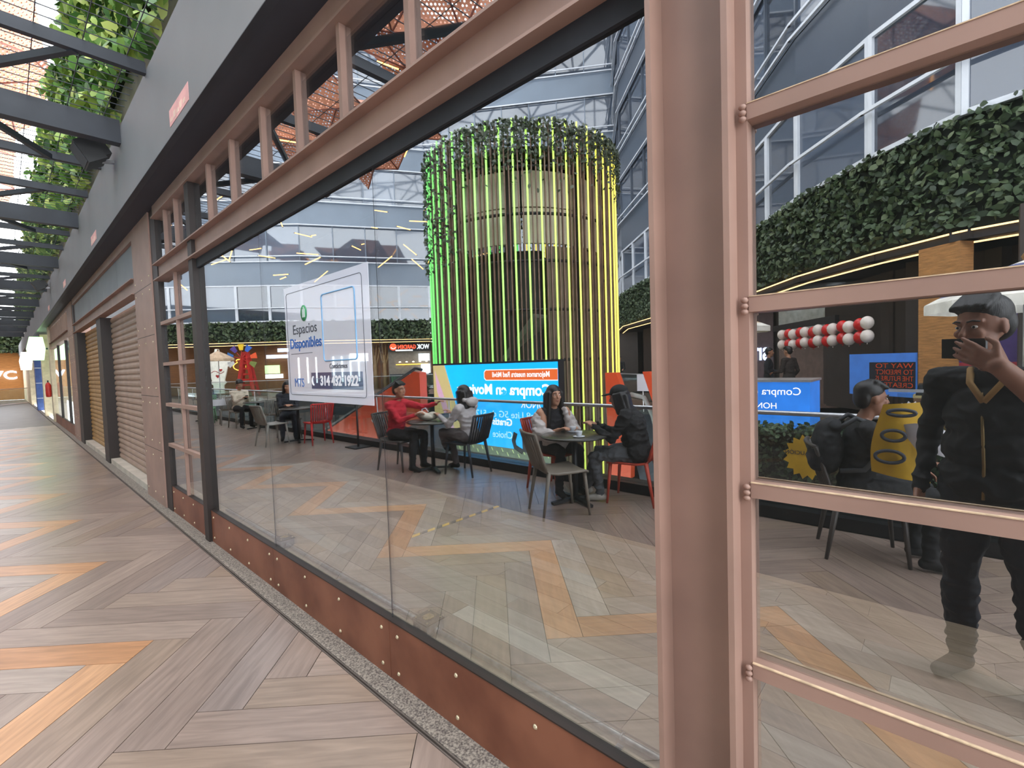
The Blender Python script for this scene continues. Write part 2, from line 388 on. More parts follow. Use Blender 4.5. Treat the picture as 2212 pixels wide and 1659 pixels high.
# --- bay 1: three big panes and one gridded light
w1 = thing('window_1', 'wide shop window of three frameless glass panes above a rust-red riveted plate', 'window', (0, 0.57, 0), kind='structure')
for a, b_ in ((0.572, 2.02), (2.02, 3.492), (3.492, 4.95)):
    pane(w1, a+0.002, b_-0.002, 0.30, 2.66)
    plate(w1, a, b_)
for y in (2.02, 3.492): bx('silicone_joint', mt['seal'], (0.0122, 0.0195, y-0.0018, y+0.0018, 0.306, 2.6), w1)
bx('seal_strip', mt['seal'], (-0.003, 0.011, 0.572, 4.95, 2.505, 2.585), w1)
bx('mullion_post', mt['steel_dk'], (-0.035, 0.06, 4.952, 5.075, 0.0, 3.30), w1)
plate(w1, 5.077, 6.40)
for z in RAILS: bx('glazing_bar', mt['steel'], (-0.018, 0.02, 5.077, 6.40, z-0.018, z+0.018), w1)
bx('glazing_bar', mt['steel'], (-0.016, 0.011, 5.70, 5.735, 0.306, 2.585), w1)
zs = [0.306] + RAILS + [2.60]
for a, b_ in ((5.08, 5.70), (5.735, 6.40)):
    for z0, z1 in zip(zs[:-1], zs[1:]): pane(w1, a, b_, z0, z1)
b = MB(); ibeam_y(b, 0.572, 6.40, 2.585, 2.765); b.build('steel_beam', mt['steel'], w1)
TP = [1.10, 1.655, 2.225, 2.74, 3.27, 3.875, 4.45]
for y in TP: bx('transom_bar', mt['steel'], (-0.02, 0.02, y-0.016, y+0.016, 2.766, 3.27), w1)
for y in (5.53, 5.97): bx('transom_bar', mt['steel'], (-0.02, 0.02, y-0.014, y+0.014, 2.766, 3.27), w1)
ed = [0.572] + TP + [4.95]
for a, b_ in zip(ed[:-1], ed[1:]): pane(w1, a+0.002, b_-0.002, 2.765, 3.28)
ed = [5.077, 5.53, 5.97, 6.40]
for a, b_ in zip(ed[:-1], ed[1:]): pane(w1, a+0.002, b_-0.002, 2.765, 3.28)
b = MB(); b.box(-0.03, 0.06, 0.37, 6.40, 3.27, 3.40); b.box(-0.05, 0.06, 0.37, 6.40, 3.262, 3.275); b.build('header_beam', mt['steel'], w1)
# --- near I-section column
c = thing('steel_column', 'brown I-section steel column beside the barred window on the right', 'column', (0, 0.47, 0), group='steel columns of the shop front')
b = MB(); b.box(-0.075, 0.075, 0.556, 0.57, 0, 3.40); b.build('flange', mt['steel'], c)
b = MB(); b.box(-0.075, 0.075, 0.37, 0.384, 0, 3.40); b.build('flange', mt['steel'], c)
b = MB(); b.box(-0.006, 0.006, 0.384, 0.556, 0, 3.40); b.build('web', mt['steel'], c)
# --- right bay with horizontal bars
w2 = thing('window_2', 'shop window divided by brown horizontal steel bars right of the column', 'window', (0, -1.2, 0), kind='structure')
for z in RAILS:
    g = bx('glazing_bar', mt['steel'], (-0.022, 0.02, -2.4, 0.345, z-0.018, z+0.018), w2)
    bx('putty_line', M('putty', srgb(196,170,140), 0.8, 0, 0.2, 40), (-0.0235, -0.016, -2.4, 0.345, z+0.0181, z+0.0205), g)
    for k in range(3): MB().ell((-0.03, 0.352, z-0.018+0.014*k), (0.007, 0.009, 0.007), nu=8, nv=5).build('weld_bead', mt['steel'], g)
bx('glazing_bar', mt['steel'], (-0.02, 0.02, 0.345, 0.37, 0.306, 3.27), w2)
for z0, z1 in zip(zs[:-1], zs[1:]): pane(w2, -2.4, 0.346, z0, z1)
plate(w2, -2.4, 0.37)
b = MB(); ibeam_y(b, -2.4, 0.37, 2.585, 2.765); b.build('steel_beam', mt['steel'], w2)
pane(w2, -2.4, 0.37, 2.765, 3.28)
bx('header_beam', mt['steel'], (-0.03, 0.06, -2.4, 0.37, 3.27, 3.40), w2)
# --- riveted box column at far end of bay 1
def box_column(y0, y1, label, dark_w=0.25):
    c = thing('riveted_column', label, 'column', (0, y0, 0), group='riveted box columns')
    bd = MB(); bd.box(-0.03, 0.3, y0, y1, 0, 3.40); bd = bd.build('body', mt['steel'], c)
    for z in (0.66, 1.30, 2.02, 2.60): bx('splice_line', mt['steel_dk'], (-0.0312, -0.03, y0, y1, z, z+0.006), bd)
    for z in (0.12, 0.58, 0.76, 1.22, 1.40, 1.94, 2.12, 2.54, 2.70):
        for k in range(3): inst('rivet', RIV, c, (-0.03, y0+0.1+(y1-y0-0.2)*k/2, z))
    MB().box(-0.015, 0.06, y0-dark_w-0.004, y0-0.002, 0, 3.40).build('dark_channel', mt['steel_dk'], c)
box_column(6.655, 7.66, 'wide light-brown riveted column next to the roller shutters')
# --- bay 2: roller shutters
w3 = thing('shutter_bay', 'brown steel shop bay with grey metal panels above two closed roller shutters', 'shop front', (0, 7.7, 0), kind='structure')
bx('sill', mt['concrete'], (0.0, 0.30, 7.66, 15.2, 0.0, 0.09), w3)
b = MB(); ibeam_y(b, 7.66, 15.2, 2.60, 2.80); b.build('steel_beam', mt['steel'], w3)
for k in range(5):
    y = 7.66 + k*1.508; bx('metal_panel', mt['grey_metal'], (0.01, 0.05, y+0.004, y+1.504, 2.80, 3.28), w3)
b = MB(); b.box(-0.03, 0.06, 7.66, 15.2, 3.28, 3.40); b.build('header_beam', mt['steel'], w3)
for y0, y1 in ((10.95, 11.45), (14.75, 15.2)): bx('dark_post', mt['steel_dk'], (-0.02, 0.25, y0, y1, 0.0, 2.60), w3)
mt['slat'] = M('shutter_slat_brown', srgb(158,132,116), 0.5, 0.1, 0.12, 2)
mt['slat2'] = M('shutter_slat_ochre', srgb(160,122,72), 0.5, 0.1, 0.12, 2)
def shutter(y0, y1, label, mk):
    s = thing('roller_shutter', label, 'shutter', (0.14, y0, 0.09), group='closed roller shutters')
    n = 27; h = 2.51/n
    sl = MB(); pr = [(-0.004, 0), (-0.018, h*0.2), (-0.02, h*0.5), (-0.012, h*0.8), (0.0, h*0.9), (0.0, h)]
    vs = [(xx, 0, zz) for xx, zz in pr] + [(xx, y1-y0, zz) for xx, zz in pr] + [(0.012, 0, zz) for xx, zz in pr] + [(0.012, y1-y0, zz) for xx, zz in pr]
    q = len(pr); fs = []
    for i in range(q-1): fs += [(i, i+1, q+i+1, q+i), (2*q+i, 3*q+i, 3*q+i+1, 2*q+i+1)]
    fs += [(0, q, 3*q, 2*q), (q-1, 2*q+q-1, 3*q+q-1, q+q-1)]
    sl.add(vs, fs); me = sl.mesh('slat', mk)
    for i in range(n): inst('slat', me, s, (0.14, y0, 0.09+i*h))
shutter(7.66, 10.95, 'nearer closed brown roller shutter with ribbed slats', mt['slat'])
shutter(11.45, 14.75, 'farther closed ochre roller shutter with ribbed slats', mt['slat2'])
# --- bay 3: glazed
box_column(15.45, 16.6, 'riveted column beyond the roller shutters', 0.2)
w4 = thing('window_3', 'far shop window with riveted plate beyond the roller shutters', 'window', (0, 16.6, 0), kind='structure')
plate(w4, 16.6, 23.4, riv=False)
for a, b_ in ((16.6, 17.9), (17.95, 20.6), (20.65, 23.4)): pane(w4, a, b_, 0.30, 2.60)
for y in (17.925, 20.625): bx('mullion_post', mt['steel_dk'], (-0.02, 0.04, y-0.025, y+0.025, 0.3, 2.6), w4)
b = MB(); ibeam_y(b, 16.6, 23.4, 2.60, 2.80); b.build('steel_beam', mt['steel'], w4)
for k in range(13): bx('transom_bar', mt['steel'], (-0.02, 0.02, 16.6+k*0.55, 16.63+k*0.55, 2.8, 3.28), w4)
pane(w4, 16.6, 23.4, 2.80, 3.28)
bx('header_beam', mt['steel'], (-0.03, 0.06, 16.6, 23.4, 3.28, 3.40), w4)
# --- lit shops at the far end
mt['cream'] = M('cream_paint', srgb(206,190,160), 0.6)
mt['bluecol'] = M('blue_column_paint', srgb(60,84,140), 0.5)
fs_ = thing('far_shop_row', 'row of small lit shop fronts at the far end of the corridor', 'shop front', (0, 24, 0), kind='structure')
bx('cream_post', mt['cream'], (-0.05, 0.3, 23.4, 24.0, 0, 3.4), fs_)
pane(fs_, 24.0, 27.5, 0.1, 3.3, x=0.1); pane(fs_, 28.1, 33.0, 0.1, 3.3, x=0.1); pane(fs_, 34, 41, 0.1, 3.3, x=0.1)
bx('cream_post', mt['cream'], (-0.1, 0.3, 27.5, 28.1, 0, 3.4), fs_)
bx('cream_post', mt['cream'], (-0.1, 0.3, 41, 53.9, 0, 3.4), fs_)
bx('inner_wall', mt['cream'], (1.8, 1.9, 15.2, 54, 0, 3.4), fs_)
cb = thing('blue_column', 'narrow blue painted column between the far lit shops', 'column', (-0.05, 33.4, 0))
bx('shaft', mt['bluecol'], (-0.12, 0.3, 33.05, 33.95, 0, 3.4), cb)
for k in range(4): bx('joint_ring', mt['chrome'], (-0.125, 0.3, 33.04, 33.96, 0.6+k*0.75, 0.62+k*0.75), cb)
def boxsign(y, z, col, label, w=0.9, h=0.9):
    s = thing('projecting_sign', label, 'sign', (-0.25, y, z), group='lit signs on the far shops')
    b = MB(); pts = [(-0.5, y, z-h/2), (-0.08, y, z-h/2), (-0.02, y, z), (-0.08, y, z+h/2), (-0.45, y, z+h/2), (-0.55, y, z)]
    b.prism(pts, (0, 0.25, 0)); b.build('light_box', E('sign_glow_' + label[:5], col, 2.0), s)
    bx('bracket', mt['charcoal'], (-0.02, 0.12, y+0.1, y+0.15, z-0.03, z+0.03), s)
boxsign(26.0, 2.75, (0.55, 1.0, 0.45), 'glowing green box sign projecting over the corridor')
boxsign(38.0, 2.6, (1.0, 0.95, 0.85), 'glowing white sign beyond the green box sign', h=1.0)
fx = thing('fire_extinguisher', 'red fire extinguisher hanging on the cream post', 'extinguisher', (-0.15, 23.6, 0.9))
MB().lathe([(0.0, 0), (0.07, 0.01), (0.08, 0.1), (0.08, 0.42), (0.05, 0.5), (0.02, 0.53)], (-0.14, 23.6, 0.9), 12).build('cylinder', M('extinguisher_red', srgb(190,50,40), 0.4), fx)
MB().tube((-0.14, 23.6, 1.43), (-0.14, 23.6, 1.5), 0.02).build('valve', mt['black'], fx)
# corridor end wall
ew = thing('wall_end_corridor', 'orange brick wall closing the far end of the corridor', 'wall', (-3, 54, 0), kind='structure')
mt['brickwall'] = M('orange_brick', srgb(168,112,58), 0.8, 0, 0.15, 3, 0.1, stretch=(1, 1, 6))
bx('brick_face', mt['brickwall'], (-9, 1.9, 54, 54.4, 0, 3.7), ew)
# ================================================================ FASCIA, UPPER WALL
fa = thing('fascia_beam', 'long grey fascia boxing in the top of the shop fronts', 'fascia', (0, -3, 3.4), kind='structure')
bx('fascia_face', mt['fascia'], (-0.245, -0.22, -3.4, 54, 3.405, 4.21), fa)
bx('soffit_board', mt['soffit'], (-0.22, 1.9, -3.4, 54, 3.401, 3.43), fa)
bx('edge_trim', mt['charcoal'], (-0.2475, -0.2, -3.4, 54, 3.40, 3.406), fa)
bx('top_cap', mt['concrete'], (-0.23, 0.3, -3.4, 54, 4.2, 4.24), fa)
bx('wall_upper', mt['concrete'], (-0.02, 0.3, -3.4, 54, 4.24, 7.2), kind='structure', label='beige concrete wall above the fascia', cat='wall')
mt['pink'] = M('pink_label', srgb(236,174,170), 0.5); mt['peach'] = M('peach_print', srgb(240,205,185), 0.5)
for y, l in ((4.18, 'small pink sticker on the fascia nearest the camera'), (8.95, 'small pink sticker on the fascia above the shutters'), (13.6, 'small pink sticker on the fascia, third along'), (18.5, 'small pink sticker on the fascia, fourth along')):
    s = thing('pink_sticker', l, 'sticker', (-0.247, y, 3.54), group='pink stickers along the fascia')
    MB().box(-0.2475, -0.2452, y-0.27, y+0.27, 3.475, 3.60).build('backing', mt['pink'], s)
    for k in range(5): bx('print_mark', mt['peach'], (-0.2485, -0.2474, y-0.18+k*0.09, y-0.12+k*0.09, 3.50, 3.50+0.03+0.02*(k % 2)), s)
def flood(y, label):
    f = thing('floodlight', label, 'floodlight', (-0.25, y, 4.0), group='black floodlights on the fascia')
    b = MB(); c0 = Vector((-0.46, y, 4.02)); d = Vector((-0.75, 0.1, -0.45)).normalized(); sd = Vector((0, 1, 0)); u = d.cross(sd).normalized()
    b.obox(c0, d*0.09, sd*0.16, u*0.12); b.obox(c0 - d*0.12, d*0.05, sd*0.1, u*0.08); b.build('housing', mt['black'], f)
    b = MB(); b.obox(c0 + d*0.092, d*0.003, sd*0.14, u*0.1); b.build('lens', mt['charcoal'], f)
    b = MB(); b.beam((-0.245, y, 3.98), (-0.42, y, 3.95), 0.05, 0.03); b.build('bracket', mt['chrome'], f)
flood(6.95, 'black floodlight bracketed to the fascia above the riveted column')
flood(17.6, 'smaller-looking black floodlight farther along the fascia')
wc = thing('lit_lettering', 'white glowing WC lettering on the far orange brick wall', 'sign', (-1.6, 53.9, 1.9)); WCT = wc
# ================================================================ PERGOLA
pg = thing('pergola', 'dark steel pergola with wire mesh spanning over the corridor', 'pergola', (0, 0, 4.2), kind='structure')
k = -3
for k in range(-2, 26):
    y = 6.52 + 1.36*k; big = (k % 3 == 0)
    h, wd = (0.24, 0.12) if big else (0.09, 0.06)
    bx('main_beam' if big else 'rafter', mt['charcoal'], (-2.05, -0.246, y-wd/2, y+wd/2, 4.27-h, 4.27), pg)
for k in range(-1, 8):
    yb = 6.52 + 4.08*k
    for dy in (-1.36, 1.36):
        b = MB(); b.beam((-0.7, yb+dy, 4.2), (-1.5, yb+dy*0.08, 4.2), 0.05, 0.06); b.build('brace', mt['charcoal'], pg)
b = MB()
yy = -2.0
while yy < 30: b.box(-2.05, -0.25, yy-0.003, yy+0.003, 4.275, 4.281); yy += 0.14
xx = -2.05
while xx < -0.25: b.box(xx-0.003, xx+0.003, -2, 42, 4.281, 4.287); xx += 0.28
b.build('wire_mesh', mt['charcoal'], pg, kind='stuff')
# ================================================================ BALUSTRADE along the void
bl = thing('balustrade', 'glass balustrade with steel handrail along the corridor edge of the atrium', 'balustrade', (-3.65, 0, 0), kind='structure')
bx('black_kerb', mt['black'], (-3.86, -3.62, -6, 40, 0.0, 0.11), bl)
k = 0; y = -5.0
while y < 36:
    bx('glass_panel', mt['glass_rail'], (-3.735, -3.723, y+0.01, y+2.19, 0.11, 0.97), bl); y += 2.2
MB().path([(-3.66, -6, 1.0), (-3.7, 8, 1.0), (-3.85, 22, 1.0), (-4.0, 38, 1.0)], 0.022, 8).build('handrail', mt['chrome'], bl)
y = -5.0
while y < 36:
    MB().tube((-3.71, y, 0.1), (-3.69, y, 0.985), 0.012, n=6).build('rail_post', mt['chrome'], bl); y += 2.2
# ================================================================ ATRIUM: lower floor, facades, tower, roof
bx('floor_lower', M('lower_hall_floor', srgb(40,38,36), 0.4, 0, 0.2, 0.6), (-34, -3.9, -14, 54, -5.3, -5.0), kind='structure', label='dim lower floor of the atrium', cat='floor')
def leaves(name, mat, pts, nrm, size, parent=None, spread=0.9, **kw):
    n = len(pts); pts = np.asarray(pts, float); nrm = np.asarray(nrm, float)
    d = np.random.normal(size=(n, 3))*spread + nrm*1.0; d /= np.linalg.norm(d, axis=1)[:, None]
    u = np.cross(d, np.random.normal(size=(n, 3))); u /= np.linalg.norm(u, axis=1)[:, None]; v = np.cross(d, u)
    s = size*np.random.uniform(0.6, 1.3, n)[:, None]
    off = np.array(ORG[parent]) if parent is not None else 0
    P = pts - off
    V = np.stack([P - v*s*0.5, P + u*s*0.30 - v*s*0.15 + d*s*0.05, P + u*s*0.27 + v*s*0.22 + d*s*0.04, P + v*s*0.55 - d*s*0.06, P - u*s*0.27 + v*s*0.22 + d*s*0.04, P - u*s*0.30 - v*s*0.15 + d*s*0.05], 1).reshape(-1, 3)
    me = bpy.data.meshes.new(name); me.vertices.add(6*n); me.vertices.foreach_set('co', V.ravel())
    idx = np.arange(6*n).reshape(n, 6); tri = np.concatenate([idx[:, [0, 1, 5]], idx[:, [1, 2, 5]], idx[:, [5, 2, 4]], idx[:, [2, 3, 4]]], 1).reshape(-1, 3)
    me.loops.add(12*n); me.loops.foreach_set('vertex_index', tri.ravel()); me.polygons.add(4*n)
    me.polygons.foreach_set('loop_start', np.arange(0, 12*n, 3)); me.polygons.foreach_set('use_smooth', np.ones(4*n, bool)); me.materials.append(mat); me.update(calc_edges=True)
    o = bpy.data.objects.new(name, me); link(o, parent); ORG[o] = Vector(off) if parent is not None else Vector()
    return tag(o, **kw)
mt['ivy'] = LEAF('ivy_leaves', [srgb(34,48,30), srgb(56,74,46), srgb(70,88,56), srgb(92,104,70)])
mt['lush'] = LEAF('lush_leaves', [srgb(44,78,34), srgb(80,124,56), srgb(104,146,66), srgb(150,176,80), srgb(190,200,110)])
mt['hedgecore'] = M('hedge_core', srgb(26,34,22), 0.9, 0, 0.3, 8, 0.3)
mt['spandrel'] = M('blue_grey_spandrel', srgb(74,82,94), 0.3, 0, 0.08, 0.5)
mt['white'] = M('white_frame_paint', srgb(214,218,224), 0.5, 0, 0.04, 2)
mt['dkceil'] = M('dark_soffit', srgb(34,30,30), 0.7)
def FGLASS(name, ca=srgb(36,42,52), cb=srgb(74,84,100), ior=1.8):
    m, t, b, out = nt(name); N, L = t.nodes, t.links
    oi = N.new('ShaderNodeObjectInfo'); rp = N.new('ShaderNodeValToRGB'); e = rp.color_ramp.elements
    e[0].color = (*ca, 1); e[1].color = (*cb, 1)
    L.new(oi.outputs['Random'], rp.inputs[0]); L.new(rp.outputs[0], b.inputs['Base Color'])
    b.inputs['Roughness'].default_value = 0.04; b.inputs['IOR'].default_value = ior; b.inputs['Specular IOR Level'].default_value = 0.8
    return m
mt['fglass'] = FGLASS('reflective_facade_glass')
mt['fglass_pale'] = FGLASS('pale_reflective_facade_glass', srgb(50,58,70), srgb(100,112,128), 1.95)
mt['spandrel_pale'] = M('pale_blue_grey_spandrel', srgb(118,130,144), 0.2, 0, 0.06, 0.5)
mt['ledwarm'] = E('warm_led', (1.0, 0.62, 0.25), 4.0)
mt['walnut'] = M('brown_shop_wall', srgb(132,88,52), 0.7, 0, 0.12, 2, stretch=(1, 1, 5))
mt['darkwood'] = M('dark_brown_wall', srgb(58,48,42), 0.6, 0, 0.15, 2)
mt['galfloor'] = M('gallery_floor', srgb(110,88,74), 0.4, 0, 0.15, 2)
CEN = Vector((-11.0, 14.0))
def facade(name, label, pts, h0=5.0, nfl=5, leafn=2600, leafs=0.2, wallmat='walnut', spm='spandrel', gm='fglass'):
    pts = [Vector((-x, y)) for x, y in pts]
    root = thing(name, label, 'building', (pts[0].x, pts[0].y, 0), kind='structure')
    lp = []; ln = []
    tot = sum((q-p).length for p, q in zip(pts[:-1], pts[1:]))
    for p, q in zip(pts[:-1], pts[1:]):
        d = (q-p); L = d.length; t = d/L; n = Vector((-t.y, t.x))
        if n.dot(CEN - (p+q)/2) < 0: n = -n
        t3, n3 = Vector((t.x, t.y, 0)), Vector((n.x, n.y, 0)); m3 = Vector(((p.x+q.x)/2, (p.y+q.y)/2, 0))
        def slab(nm, mat, z0, z1, o0, o1, ext=0.0, par=root):
            b = MB(); b.obox(m3 + n3*((o0+o1)/2) + Vector((0, 0, (z0+z1)/2)), t3*(L/2+ext), n3*((o1-o0)/2), Vector((0, 0, (z1-z0)/2)))
            return b.build(nm, mat, par)
        slab('gallery_slab', mt['galfloor'], -0.35, 0.0, -1.6, 3.2, 0.6)
        slab('shop_wall', mt[wallmat], 0.0, 3.45, -1.9, -1.6, 1.2)
        slab('lower_wall', mt['charcoal'], -5.0, -0.35, -1.9, -1.5, 1.2)
        slab('soffit', mt['dkceil'], 3.45, 3.62, -1.9, 0.0, 0.15)
        slab('hedge_core', mt['hedgecore'], 3.62, h0, -0.3, -0.08)
        for zz, oo in ((3.6, 0.02), (3.43, -0.3)): slab('led_strip', mt['ledwarm'], zz-0.014, zz+0.014, oo, oo+0.028)
        k = int(leafn*L/tot)
        s = np.random.uniform(-L/2, L/2, k); z = np.random.uniform(3.7, h0+0.05, k); o_ = np.random.uniform(-0.06, 0.12, k)
        for a_, z_, oo in zip(s, z, o_): lp.append(m3 + t3*a_ + n3*oo + Vector((0, 0, z_)))
        ln += [n3 + Vector((0, 0, 0.3))]*k
        nw = max(1, round(L/2.1)); ww = L/nw
        for fl in range(nfl):
            z0 = h0 + 4.15*fl
            slab('spandrel', mt[spm], z0+2.55, z0+4.15, -0.3, 0.0)
            for zz in (z0+4.12, z0+4.5) + ((z0+0.95,) if fl == 0 else (z0+2.5,)):
                slab('white_rail', mt['white'], zz-0.035, zz+0.035, 0.12, 0.19, 0.05)
            fb = MB(); fw = 0.09 if fl == 0 else 0.035
            fb.box(-ww/2, -ww/2+fw, -0.12, 0.02, 0, 2.55); fb.box(ww/2-fw, ww/2, -0.12, 0.02, 0, 2.55)
            fb.box(-ww/2+fw, ww/2-fw, -0.12, 0.02, 2.55-fw, 2.55); fb.box(-ww/2+fw, ww/2-fw, -0.12, 0.02, 0, fw)
            fme = fb.mesh('window', mt['white'] if fl == 0 else mt[spm])
            pb = MB(); pb.box(-ww/2+fw, ww/2-fw, -0.08, -0.05, fw, 2.55-fw); pme = pb.mesh('pane', mt[gm])
            ang = math.atan2(t.y, t.x)
            if Vector((-math.sin(ang), math.cos(ang))).dot(n) < 0: ang += math.pi
            for i in range(nw):
                c = m3 + t3*(-L/2 + ww*(i+0.5)) + Vector((0, 0, z0))
                f = inst('window', fme, root, c, (0, 0, ang)); pn = bpy.data.objects.new('pane', pme); link(pn, f)
        # gallery balustrade
        slab('gallery_glass', mt['glass_rail'], 0.05, 0.95, 3.12, 3.135)
        slab('gallery_rail', mt['chrome'], 0.97, 1.01, 3.1, 3.15, 0.1)
    leaves('hedge_leaves', mt['ivy'], lp, ln, leafs, root, kind='stuff')
    return root
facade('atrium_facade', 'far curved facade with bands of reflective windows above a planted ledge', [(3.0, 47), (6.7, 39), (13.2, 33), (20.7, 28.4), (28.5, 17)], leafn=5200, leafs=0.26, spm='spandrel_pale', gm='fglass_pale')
facade('side_facade', 'nearer facade with broad ivy band and warm light strips across the atrium', [(28.5, 17), (24.7, 14.5), (19.9, 9.8), (16.3, 5.1), (13.2, 2.9), (11.4, 1.2), (10.3, -0.2), (9.9, -2), (9.7, -8)], h0=5.6, leafn=15000, leafs=0.15, wallmat='darkwood')
bx('corner_pier', mt['darkwood'], (-31.8, -28.6, 15.6, 19.0, -5.0, 3.62), kind='structure', label='dark pier closing the far corner of the atrium', cat='wall')
# end-wall hedge and foliage above our own fascia
o = bx('hedge_core', mt['hedgecore'], (-9, 0.3, 53.6, 54, 3.7, 6.0), ew)
p = np.random.uniform((-9, 53.3, 3.7), (0.2, 53.6, 6.0), (2500, 3)); leaves('hedge_leaves', mt['ivy'], p, np.tile((0, -1, 0.2), (2500, 1)), 0.28, ew, kind='stuff')
hp = thing('hanging_planting', 'lush yellow-green foliage growing above the grey fascia', 'plants', (-0.2, 0, 4.3))
bx('planter_core', mt['hedgecore'], (-0.14, -0.021, 0.5, 44, 5.15, 6.6), hp)
n = 15000; yy = np.random.uniform(0.3, 44, n)**1.0; zz = np.random.uniform(4.62, 6.85, n) + 0.12*np.sin(yy*2.2)
xx = -0.14 - np.abs(np.random.normal(0, 0.10, n)) - 0.12*(zz-4.6)/2.2
leaves('foliage', mt['lush'], np.stack([xx, yy, zz], 1), np.tile((-1, 0, 0.1), (n, 1)), 0.17, hp, kind='stuff')
# ================================================================ TOWER with LED tubes
TC = Vector((-8.2, 8.2)); TR = 2.42; TZ0, TZ1 = -4.9, 6.72
tw = thing('light_tower', 'round stair tower screened by wooden slats and green to yellow light tubes', 'tower', (TC.x, TC.y, -5.0))
mt['slatwood'] = M('brown_tower_slat', srgb(120,94,76), 0.6, 0, 0.2, 3)
mt['ledcol'] = None
m_, t_, b_, o_ = nt('tower_led_tube'); oi = t_.nodes.new('ShaderNodeObjectInfo')
t_.links.new(oi.outputs['Color'], b_.inputs['Emission Color']); b_.inputs['Emission Strength'].default_value = 1.7; b_.inputs['Base Color'].default_value = (0.3, 0.3, 0.2, 1)
mt['ledcol'] = m_
b = MB(); b.tube((0, 0, 0), (0, 0, TZ1-TZ0), 0.021, n=8); led_me = b.mesh('light_tube', mt['ledcol'])
b = MB(); b.box(-0.03, 0.03, -0.013, 0.013, 0, TZ1-TZ0-0.1); sl_me = b.mesh('slat', mt['slatwood'])
NL = 52
camdir = math.atan2(0 - TC.y, -1.24 - TC.x)
# reflected viewpoint seen from the tower: camera mirrored in the glass stands at (+1.24, 0)
vdir = math.atan2(0 - TC.y, 1.24 - TC.x)
for i in range(NL):
    a = vdir + 2*math.pi*(i+0.5)/NL
    p = (TC.x + TR*math.cos(a), TC.y + TR*math.sin(a), TZ0 + random.uniform(-0.02, 0.02))
    o = inst('light_tube', led_me, tw, p)
    r_ = (a - vdir + math.pi) % (2*math.pi) - math.pi
    k = 0.5 + 0.5*math.sin(max(-math.pi/2, min(math.pi/2, r_)))     # 0 at one flank, 1 at the other
    c0, c1 = Vector((1.0, 0.82, 0.08)), Vector((0.08, 0.70, 0.12))
    c = c0.lerp(Vector((0.45, 1.0, 0.10)), min(1, k*2)) if k < 0.5 else Vector((0.45, 1.0, 0.10)).lerp(c1, (k-0.5)*2)
    o.color = (c.x, c.y, c.z, 1)
    for j in (1, 2):
        a2 = a + 2*math.pi/NL*j/3
        inst('slat', sl_me, tw, (TC.x + (TR-0.04)*math.cos(a2), TC.y + (TR-0.04)*math.sin(a2), TZ0), (0, 0, a2))
for z in (-3.2, -1.6, 0.2, 1.6, 2.7, 3.75, 4.75, 5.75):
    MB().path([(TC.x + (TR-0.1)*math.cos(2*math.pi*k/48), TC.y + (TR-0.1)*math.sin(2*math.pi*k/48), z) for k in range(48)], 0.035, 6, closed=True).build('hoop', mt['black'], tw)
mt['drum'] = M('pale_drum_panel', srgb(196,184,168), 0.5, 0, 0.08, 1.0)
mt['core'] = M('dark_tower_core', srgb(38,32,28), 0.5, 0, 0.3, 1.5)
def arcwall(name, mat, r, a0, a1, z0, z1, n=24, th=0.08, par=tw):
    b = MB(); vs = []; fs = []
    for k in range(n+1):
        a = a0 + (a1-a0)*k/n
        for rr in (r, r-th):
            for z in (z0, z1): vs.append((TC.x + rr*math.cos(a), TC.y + rr*math.sin(a), z))
    for k in range(n):
        i, j = 4*k, 4*k+4
        fs += [(i, j, j+1, i+1), (i+2, i+3, j+3, j+2), (i+1, j+1, j+3, i+3), (i, i+2, j+2, j)]
    fs += [(0, 1, 3, 2), (4*n, 4*n+2, 4*n+3, 4*n+1)]
    b.add(vs, fs, 0, False); return b.build(name, mat, par)
for k in range(4):
    a0 = vdir - 1.5 + k*0.75
    arcwall('drum_panel', mt['drum'], 2.0, a0+0.01, a0+0.74, 5.0, 5.78, 10); arcwall('drum_panel', mt['drum'], 2.0, a0+0.01, a0+0.74, 4.2, 4.97, 10)
arcwall('core_wall', M('tower_lattice_wall', srgb(112,96,82), 0.6, 0, 0.25, 2), 1.95, vdir-1.75, vdir-0.28, -4.9, 4.15, 16)
arcwall('core_wall', mt['core'], 1.5, vdir-0.3, vdir+0.9, -4.9, 4.15, 14)
arcwall('core_wall', mt['core'], 1.9, vdir+1.5, vdir+4.5, -4.9, 4.6, 20)
for a in (-0.62, 0.12, 0.75):
    MB().tube((TC.x+2.2*math.cos(vdir+a), TC.y+2.2*math.sin(vdir+a), -4.9), (TC.x+2.2*math.cos(vdir+a), TC.y+2.2*math.sin(vdir+a), 6.1), 0.07, n=8).build('post', mt['core'], tw)
b = MB(); b.lathe([(2.3, 0), (2.3, 0.12), (1.9, 0.12), (1.9, 0)], (TC.x, TC.y, 6.05), 40, smooth=False); b.build('crown_ring', mt['black'], tw)
# stair flight inside the tower
b = MB(); b.beam((TC.x+1.2*math.cos(vdir+1.2), TC.y+1.2*math.sin(vdir+1.2), 0.6), (TC.x+1.7*math.cos(vdir-0.3), TC.y+1.7*math.sin(vdir-0.3), 2.6), 0.9, 0.14); b.build('stair_flight', M('stair_plate', srgb(120,120,116), 0.5), tw)
n = 9000; aa = vdir + np.random.uniform(-math.pi, math.pi, n)
zz = TZ1 - 0.05 - np.abs(np.random.normal(0, 1, n))*np.where(((aa - vdir + math.pi) % (2*math.pi) - math.pi) < -0.55, 0.45, 0.45)
rel = (aa - vdir + math.pi) % (2*math.pi) - math.pi
zz = np.where((rel > 0.62) & (np.random.rand(n) < 0.8), TZ1 - np.random.uniform(0, 2.9, n), zz)
rr = TR + np.random.uniform(-0.08, 0.12, n)
